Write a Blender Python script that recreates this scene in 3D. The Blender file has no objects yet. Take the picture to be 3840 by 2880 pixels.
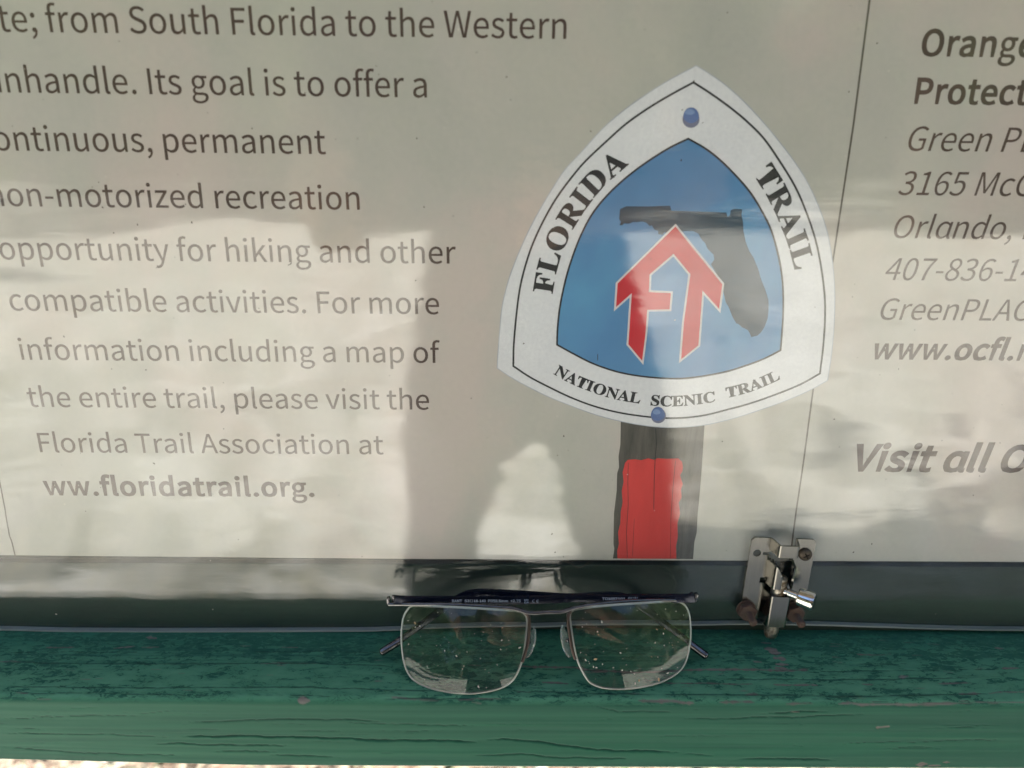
# Eyeglasses resting on the painted rail of a trail information kiosk.
# Units: metres.  World frame: the poster is the plane y = 0, the viewer stands at negative y,
# z = 0 is the height of the camera.  mm() turns millimetres into metres.
import bpy, bmesh, math, random
import numpy as np
from mathutils import Vector, Matrix

random.seed(7)
RNG = np.random.default_rng(11)
scene = bpy.context.scene
C = scene.collection
MM = 0.001

# ------------------------------------------------------------------ camera
CAM_Y = -0.292635
R_CAM = np.array([[0.99990233, 0.01182245, -0.00745448],
                  [-0.00909512, 0.95538453, 0.29522481],
                  [0.01061218, -0.29512817, 0.95539874]])     # columns: right, forward, up
cam_data = bpy.data.cameras.new("camera")
cam = bpy.data.objects.new("camera", cam_data)
C.objects.link(cam)
cam_data.sensor_width = 36.0
FPX = 2720.0                                                   # focal length in pixels of a 3840 wide picture
cam_data.lens = 36.0 * FPX / 3840.0
cam_data.clip_start = 0.01
cam_data.clip_end = 400.0
cam_data.dof.use_dof = True
cam_data.dof.focus_distance = 0.325
cam_data.dof.aperture_fstop = 6.5
_m = Matrix.Identity(4)
for i in range(3):
    _m[i][0] = R_CAM[i][0]; _m[i][1] = R_CAM[i][2]; _m[i][2] = -R_CAM[i][1]
_m[1][3] = CAM_Y
cam.matrix_world = _m
scene.camera = cam

# ------------------------------------------------------------------ light
SUN_DIR = Vector((-0.55, 0.70, 1.0)).normalized()               # towards the sun: high, behind the kiosk
el = math.asin(SUN_DIR.z)
world = bpy.data.worlds.new("World")
scene.world = world
world.use_nodes = True
wn = world.node_tree.nodes; wl = world.node_tree.links
bg = wn["Background"]
sky = wn.new("ShaderNodeTexSky")
sky.sky_type = 'NISHITA'
sky.sun_disc = False
sky.sun_elevation = el
sky.sun_rotation = math.atan2(SUN_DIR.x, SUN_DIR.y)
sky.air_density = 1.0
sky.dust_density = 1.2
wl.new(sky.outputs[0], bg.inputs[0])
bg.inputs[1].default_value = 0.06
sun_data = bpy.data.lights.new("sun", 'SUN')
sun_data.energy = 5.0
sun_data.angle = math.radians(0.5)
sun_data.color = (1.0, 0.965, 0.905)
sun = bpy.data.objects.new("sun", sun_data)
C.objects.link(sun)
sun.rotation_euler = (-SUN_DIR).to_track_quat('-Z', 'Y').to_euler()
sun.location = (-3, 4, 6)
scene.view_settings.view_transform = 'Standard'
scene.view_settings.look = 'None'
scene.view_settings.exposure = 2.75
scene.view_settings.gamma = 1.0
scene.render.engine = 'CYCLES'
scene.cycles.max_bounces = 14
scene.cycles.diffuse_bounces = 5
scene.cycles.glossy_bounces = 6
scene.cycles.transmission_bounces = 12
scene.cycles.transparent_max_bounces = 24
scene.cycles.sample_clamp_indirect = 12.0

GROUND_Z = -1.13
PANE_F = -4.0            # front face of the acrylic, mm
RAIL_BACK_Z = -211.0     # mm, rail top at y = -4
RAIL_SLOPE = 0.142

# ------------------------------------------------------------------ helpers
def ray(u, v):
    """direction of the line of sight through pixel (u, v) of the 3840 x 2880 photograph"""
    d = R_CAM @ np.array([(u - 1920) / FPX, 1.0, -(v - 1440) / FPX])
    return d

def at(u, v, y=0.0):
    """the point (mm) of the plane Y = y (mm) seen at pixel (u, v)"""
    d = ray(u, v)
    t = (y - CAM_Y * 1000) / d[1]
    return (d[0] * t, y, d[2] * t)

def xz(u, v, y=0.0):
    p = at(u, v, y)
    return (p[0], p[2])

def rail_z(y):
    """height (mm) of the rail's top at y (mm)"""
    return RAIL_BACK_Z + RAIL_SLOPE * (y + 4.0)

def tag(o, label=None, cat=None, group=None, kind=None):
    if label: o['label'] = label
    if cat: o['category'] = cat
    if group: o['group'] = group
    if kind: o['kind'] = kind
    return o

def link(name, me, mat=None, parent=None):
    o = bpy.data.objects.new(name, me)
    C.objects.link(o)
    if mat is not None:
        me.materials.append(mat)
    if parent is not None:
        o.parent = parent
    return o

def empty(name, loc=(0, 0, 0)):
    o = bpy.data.objects.new(name, None)
    C.objects.link(o)
    o.location = loc
    o.empty_display_size = 0.02
    return o

def setparent(o, p):
    o.parent = p
    o.matrix_parent_inverse = Matrix.Translation(p.location).inverted()

def mesh_mm(name, verts, faces, mat=None, parent=None, smooth=False):
    me = bpy.data.meshes.new(name)
    me.from_pydata([(x * MM, y * MM, z * MM) for x, y, z in verts], [], faces)
    if smooth:
        me.polygons.foreach_set("use_smooth", [True] * len(me.polygons))
    o = link(name, me, mat)
    if parent is not None: setparent(o, parent)
    return o

def smooth_by_angle(o, deg=35):
    me = o.data
    me.polygons.foreach_set("use_smooth", [True] * len(me.polygons))
    bm = bmesh.new(); bm.from_mesh(me)
    for e in bm.edges:
        e.smooth = not (len(e.link_faces) == 2 and e.calc_face_angle(0) > math.radians(deg))
    bm.to_mesh(me); bm.free()

def bm_obj(name, bm, mat=None, parent=None, smooth=None):
    """bmesh in mm -> object"""
    bmesh.ops.scale(bm, vec=(MM, MM, MM), verts=bm.verts)
    bmesh.ops.recalc_face_normals(bm, faces=bm.faces)
    me = bpy.data.meshes.new(name)
    bm.to_mesh(me); bm.free()
    o = link(name, me, mat)
    if smooth is not None: smooth_by_angle(o, smooth)
    if parent is not None: setparent(o, parent)
    return o

def catmull(pts, n=6, closed=False):
    P = [np.array(p, float) for p in pts]
    out = []
    m = len(P)
    rng = range(m if closed else m - 1)
    for i in rng:
        p0 = P[(i - 1) % m] if closed or i > 0 else 2 * P[0] - P[1]
        p1 = P[i]; p2 = P[(i + 1) % m]
        p3 = P[(i + 2) % m] if closed or i + 2 < m else 2 * P[-1] - P[-2]
        for k in range(n):
            t = k / n
            out.append(0.5 * ((2 * p1) + (-p0 + p2) * t + (2 * p0 - 5 * p1 + 4 * p2 - p3) * t * t + (-p0 + 3 * p1 - 3 * p2 + p3) * t ** 3))
    if not closed: out.append(P[-1])
    return out

def tube(bm, pts, radii, seg=10, closed=False, flat=None):
    """sweep a round (or, with flat=(w,h,up), an oval) section along pts (mm)"""
    pts = [Vector(p) for p in pts]
    n = len(pts)
    if not hasattr(radii, '__len__'): radii = [radii] * n
    rings = []
    up = Vector((0, 0, 1))
    if flat is not None: up = Vector(flat[2])
    prev = None
    for i, p in enumerate(pts):
        a = pts[(i - 1) % n] if closed or i > 0 else p
        b = pts[(i + 1) % n] if closed or i < n - 1 else p
        t = (b - a).normalized()
        if flat is not None:
            s = t.cross(up).normalized(); u = s.cross(t).normalized()
        else:
            if prev is None:
                s = t.cross(up if abs(t.dot(up)) < .95 else Vector((1, 0, 0))).normalized()
            else:
                s = (prev - t * prev.dot(t)).normalized()
            prev = s
            u = s.cross(t).normalized()
        ring = []
        for k in range(seg):
            an = 2 * math.pi * k / seg
            if flat is not None:
                ca, sa = math.cos(an), math.sin(an)
                e = 0.55
                ca = math.copysign(abs(ca) ** e, ca); sa = math.copysign(abs(sa) ** e, sa)
                r = radii[i]
                ring.append(bm.verts.new(p + s * ca * flat[0] * r + u * sa * flat[1] * r))
            else:
                ring.append(bm.verts.new(p + (s * math.cos(an) + u * math.sin(an)) * radii[i]))
        rings.append(ring)
    m = n if closed else n - 1
    for i in range(m):
        A = rings[i]; B = rings[(i + 1) % n]
        for k in range(seg):
            bm.faces.new((A[k], A[(k + 1) % seg], B[(k + 1) % seg], B[k]))
    if not closed:
        bm.faces.new(rings[0][::-1]); bm.faces.new(rings[-1])

def box(bm, lo, hi, bevel=0.0, seg=2):
    vs = [bm.verts.new((x, y, z)) for x in (lo[0], hi[0]) for y in (lo[1], hi[1]) for z in (lo[2], hi[2])]
    f = [(0, 1, 3, 2), (4, 6, 7, 5), (0, 4, 5, 1), (2, 3, 7, 6), (0, 2, 6, 4), (1, 5, 7, 3)]
    fs = [bm.faces.new([vs[i] for i in q]) for q in f]
    if bevel > 0:
        es = list({e for q in fs for e in q.edges})
        bmesh.ops.bevel(bm, geom=es, offset=bevel, segments=seg, profile=0.5, affect='EDGES')

def lathe(bm, prof, origin, axis, seg=24, turn=0.0):
    """profile [(r, h)] round an axis"""
    a = Vector(axis).normalized()
    s = a.cross(Vector((0, 0, 1)) if abs(a.z) < .9 else Vector((1, 0, 0))).normalized()
    u = a.cross(s)
    o = Vector(origin)
    rings = []
    for r, h in prof:
        rings.append([bm.verts.new(o + a * h + (s * math.cos(turn + 2 * math.pi * k / seg) + u * math.sin(turn + 2 * math.pi * k / seg)) * max(r, 1e-4)) for k in range(seg)])
    for i in range(len(rings) - 1):
        for k in range(seg):
            bm.faces.new((rings[i][k], rings[i][(k + 1) % seg], rings[i + 1][(k + 1) % seg], rings[i + 1][k]))
    bm.faces.new(rings[0][::-1]); bm.faces.new(rings[-1])

# ------------------------------------------------------------------ materials
class NT:
    def __init__(self, name):
        self.m = bpy.data.materials.new(name); self.m.use_nodes = True
        self.n = self.m.node_tree.nodes; self.l = self.m.node_tree.links
        self.b = self.n["Principled BSDF"]; self.out = self.n["Material Output"]
        self.tc = None
    def coord(self, scale=(1, 1, 1), rot=(0, 0, 0), loc=(0, 0, 0)):
        if self.tc is None: self.tc = self.n.new("ShaderNodeTexCoord")
        mp = self.n.new("ShaderNodeMapping")
        mp.inputs['Scale'].default_value = scale; mp.inputs['Rotation'].default_value = rot; mp.inputs['Location'].default_value = loc
        self.l.new(self.tc.outputs['Object'], mp.inputs[0])
        return mp.outputs[0]
    def noise(self, scale, detail=4, rough=.55, vec=None, dist=0, stretch=(1, 1, 1), loc=(0, 0, 0)):
        n = self.n.new("ShaderNodeTexNoise")
        n.inputs['Scale'].default_value = scale; n.inputs['Detail'].default_value = detail
        n.inputs['Roughness'].default_value = rough; n.inputs['Distortion'].default_value = dist
        self.l.new(vec if vec is not None else self.coord(stretch, loc=loc), n.inputs['Vector'])
        return n.outputs[0]
    def ramp(self, src, stops, interp='LINEAR'):
        r = self.n.new("ShaderNodeValToRGB"); r.color_ramp.interpolation = interp
        e = r.color_ramp.elements
        while len(e) > 1: e.remove(e[-1])
        for i, (p, c) in enumerate(stops):
            if not hasattr(c, '__len__'): c = (c, c, c)
            if i == 0: e[0].position = p; e[0].color = (*c, 1)
            else:
                x = e.new(p); x.color = (*c, 1)
        self.l.new(src, r.inputs[0])
        return r.outputs[0]
    def mix(self, fac, a, b, mode='MIX'):
        x = self.n.new("ShaderNodeMix"); x.data_type = 'RGBA'; x.blend_type = mode
        for s, v in ((0, fac), (6, a), (7, b)):
            if hasattr(v, 'is_linked') or isinstance(v, bpy.types.NodeSocket): self.l.new(v, x.inputs[s])
            elif s == 0: x.inputs[0].default_value = v
            else: x.inputs[s].default_value = (*v, 1)
        return x.outputs[2]
    def math(self, op, a, b=0.0, c=None, clamp=False):
        x = self.n.new("ShaderNodeMath"); x.operation = op; x.use_clamp = clamp
        for i, v in enumerate((a, b) if c is None else (a, b, c)):
            if isinstance(v, bpy.types.NodeSocket): self.l.new(v, x.inputs[i])
            else: x.inputs[i].default_value = v
        return x.outputs[0]
    def attr(self, name):
        a = self.n.new("ShaderNodeAttribute"); a.attribute_name = name
        return a.outputs['Fac']
    def set(self, **k):
        for key, v in k.items():
            s = self.b.inputs[key.replace('_', ' ')]
            if isinstance(v, bpy.types.NodeSocket): self.l.new(v, s)
            elif hasattr(v, '__len__') and len(v) == 3: s.default_value = (*v, 1)
            else: s.default_value = v
        return self
    def bump(self, h, strength=.3, dist=.001):
        b = self.n.new("ShaderNodeBump"); b.inputs['Strength'].default_value = strength; b.inputs['Distance'].default_value = dist
        self.l.new(h, b.inputs['Height']); self.l.new(b.outputs[0], self.b.inputs['Normal'])
        self.lastbump = b
        return self

def m_print(name, col, var=.12, rough=.6):
    """printed ink: the colour with a little patchiness"""
    t = NT(name)
    n = t.noise(60, 5, .6)
    lo = tuple(c * (1 - var) for c in col); hi = tuple(min(1, c * (1 + var)) for c in col)
    t.set(Base_Color=t.ramp(n, [(.3, lo), (.7, hi)]), Roughness=rough)
    t.b.inputs['Specular IOR Level'].default_value = .25
    return t.m

def m_metal(name, col, rough, bumps=None, metallic=1.0, rust=0.0, rustcol=(.16, .075, .035)):
    t = NT(name)
    n = t.noise(900, 3, .6, stretch=(1, 1, .12))
    c = t.ramp(n, [(.3, tuple(v * .85 for v in col)), (.7, col)])
    r = t.ramp(t.noise(60, 3, .5), [(.35, rough * .9), (.75, min(1, rough * 1.15))])
    if rust > 0:
        k = t.ramp(t.noise(170, 6, .65, dist=.6), [(.62 - rust * .4, 0), (.72 - rust * .3, 1)])
        c = t.mix(k, c, rustcol)
        t.set(Metallic=t.math('MULTIPLY', t.math('SUBTRACT', 1.0, k), metallic))
        r = t.mix(k, r, (.8, .8, .8))
    else:
        t.set(Metallic=metallic)
    t.set(Base_Color=c, Roughness=r)
    t.bump(n, .04, .0002)
    return t.m

# acrylic: clear sheet, each face mirrors by its Fresnel share (thin sheet, no refraction offset)
def m_acrylic():
    t = NT("clear_acrylic")
    t.n.remove(t.b)
    tr = t.n.new("ShaderNodeBsdfTransparent"); tr.inputs[0].default_value = (.985, .99, .985, 1)
    gl = t.n.new("ShaderNodeBsdfGlossy"); gl.inputs['Color'].default_value = (1, 1, 1, 1)
    lw = t.n.new("ShaderNodeLayerWeight"); lw.inputs['Blend'].default_value = .5
    p5 = t.math('POWER', lw.outputs['Facing'], 5.0)
    fr = t.math('MULTIPLY_ADD', p5, .94, .050)
    # slight waviness of the sheet, long in x
    w1 = t.noise(9, 3, .55, stretch=(.55, 1, 1.6))
    w2 = t.noise(90, 4, .6, stretch=(.35, 1, 1.3), dist=.3)
    hsum = t.math('MULTIPLY_ADD', w2, .05, w1)
    bp = t.n.new("ShaderNodeBump"); bp.inputs['Strength'].default_value = 1.0; bp.inputs['Distance'].default_value = .0011
    t.l.new(hsum, bp.inputs['Height'])
    t.l.new(bp.outputs[0], gl.inputs['Normal'])
    rg = t.ramp(t.noise(22, 5, .6), [(.3, .045), (.7, .085)])
    t.l.new(rg, gl.inputs['Roughness'])
    mx = t.n.new("ShaderNodeMixShader")
    t.l.new(fr, mx.inputs[0]); t.l.new(tr.outputs[0], mx.inputs[1]); t.l.new(gl.outputs[0], mx.inputs[2])
    # dust film and fine specks
    df = t.n.new("ShaderNodeBsdfDiffuse"); df.inputs[0].default_value = (.62, .6, .55, 1)
    film = t.ramp(t.noise(14, 6, .7, stretch=(.5, 1, 1.2)), [(.3, .001), (.75, .012)])
    vo = t.n.new("ShaderNodeTexVoronoi"); vo.inputs['Scale'].default_value = 120
    t.l.new(t.coord(), vo.inputs['Vector'])
    sp = t.ramp(vo.outputs['Distance'], [(.0, .75), (.035, .6), (.05, 0)])
    rarity = t.ramp(vo.outputs['Color'], [(.86, 0), (.88, 1)], 'CONSTANT')
    f2 = t.math('MULTIPLY_ADD', sp, rarity, film, clamp=True)
    mx2 = t.n.new("ShaderNodeMixShader")
    t.l.new(f2, mx2.inputs[0]); t.l.new(mx.outputs[0], mx2.inputs[1]); t.l.new(df.outputs[0], mx2.inputs[2])
    t.l.new(mx2.outputs[0], t.out.inputs[0])
    return t.m
M_ACRYLIC = m_acrylic()

# ------------------------------------------------------------------ lettering
def glyph_splines(s):
    out = []
    for sp in s.split('|'):
        v = [int(a) for a in sp.split()]
        out.append([v[i:i + 6] for i in range(0, len(v), 6)])
    return out

def advance(font, s):
    return sum(font[c][0] for c in s) / 1000

def flatten(bz, res):
    out = []
    n = len(bz)
    for i in range(n):
        a, b = bz[i], bz[(i + 1) % n]
        p0, p1, p2, p3 = np.array(a[2:4], float), np.array(a[4:6], float), np.array(b[0:2], float), np.array(b[2:4], float)
        chord = p3 - p0; L = np.linalg.norm(chord) + 1e-9
        dev = max(abs(np.cross(chord, p1 - p0)), abs(np.cross(chord, p2 - p0))) / L
        k = 1 if dev < 1.2 else res
        for j in range(k):
            q = j / k
            out.append(p0 * (1 - q) ** 3 + 3 * p1 * q * (1 - q) ** 2 + 3 * p2 * q * q * (1 - q) + p3 * q ** 3)
    keep = []
    for p in out:                        # drop coincident and collinear points
        if not keep or np.linalg.norm(p - keep[-1]) > 1.5: keep.append(p)
    if np.linalg.norm(keep[0] - keep[-1]) < 1.5: keep.pop()
    res_ = []
    m = len(keep)
    for i in range(m):
        a, b, c = keep[i - 1], keep[i], keep[(i + 1) % m]
        u, v = b - a, c - b
        if abs(np.cross(u, v)) / (np.linalg.norm(u) * np.linalg.norm(v) + 1e-9) > .02: res_.append(b)
    return res_

def sarea(P):
    return sum(P[i][0] * P[(i + 1) % len(P)][1] - P[(i + 1) % len(P)][0] * P[i][1] for i in range(len(P))) / 2

def embolden(contours, d):
    """move every outline outwards by d (holes shrink)"""
    if abs(d) < 1e-9 or not contours: return contours
    big = max(contours, key=lambda c: abs(sarea(c)))
    sg = 1 if sarea(big) > 0 else -1
    out = []
    for P in contours:
        n = len(P); Q = []
        for i in range(n):
            a, b, c = P[i - 1], P[i], P[(i + 1) % n]
            e1 = (b - a) / np.linalg.norm(b - a); e2 = (c - b) / np.linalg.norm(c - b)
            n1 = np.array([e1[1], -e1[0]]) * sg; n2 = np.array([e2[1], -e2[0]]) * sg
            m = n1 + n2; L = np.linalg.norm(m)
            m = m / L if L > 1e-6 else n1
            k = min(1.9, 1 / max(.2, m @ n1))
            dd = d
            if b[1] < 6 and b[1] > -20 and m[1] < -.5: k *= .35      # keep the baseline
            Q.append(b + m * dd * k)
        out.append(Q)
    return out

def text_mesh(font, s, size, bold=0.0, shear=0.0, xs=1.0, track=0.0, x0=0.0, res=5):
    """flat outline mesh of a string; local x right, y up; size in mm of the design square"""
    cu = bpy.data.curves.new("outline", 'CURVE')
    cu.dimensions = '2D'; cu.fill_mode = 'BOTH'; cu.resolution_u = res
    bd = bold / size * 1000
    x = x0
    for ch in s:
        adv, data = font[ch]
        if data:
            for P in embolden([flatten(bz, res) for bz in glyph_splines(data)], bd * {'g': .5, 'w': .72}.get(ch, 1)):
                sp = cu.splines.new('POLY')
                sp.points.add(len(P) - 1)
                sp.use_cyclic_u = True
                for pt, b in zip(sp.points, P):
                    pt.co = ((b[0] / 1000 * size + shear * b[1] / 1000 * size) * xs + x, b[1] / 1000 * size, 0, 1)
        x += (adv / 1000 * size) * xs + track
    o = bpy.data.objects.new("outline", cu)
    C.objects.link(o)
    dg = bpy.context.evaluated_depsgraph_get(); dg.update()
    me = bpy.data.meshes.new_from_object(o.evaluated_get(dg))
    bpy.data.objects.remove(o); bpy.data.curves.remove(cu)
    vs = np.empty(len(me.vertices) * 3); me.vertices.foreach_get("co", vs)
    vs = vs.reshape(-1, 3)
    fs = [list(p.vertices) for p in me.polygons]
    bpy.data.meshes.remove(me)
    return vs[:, :2], fs, x

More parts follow.
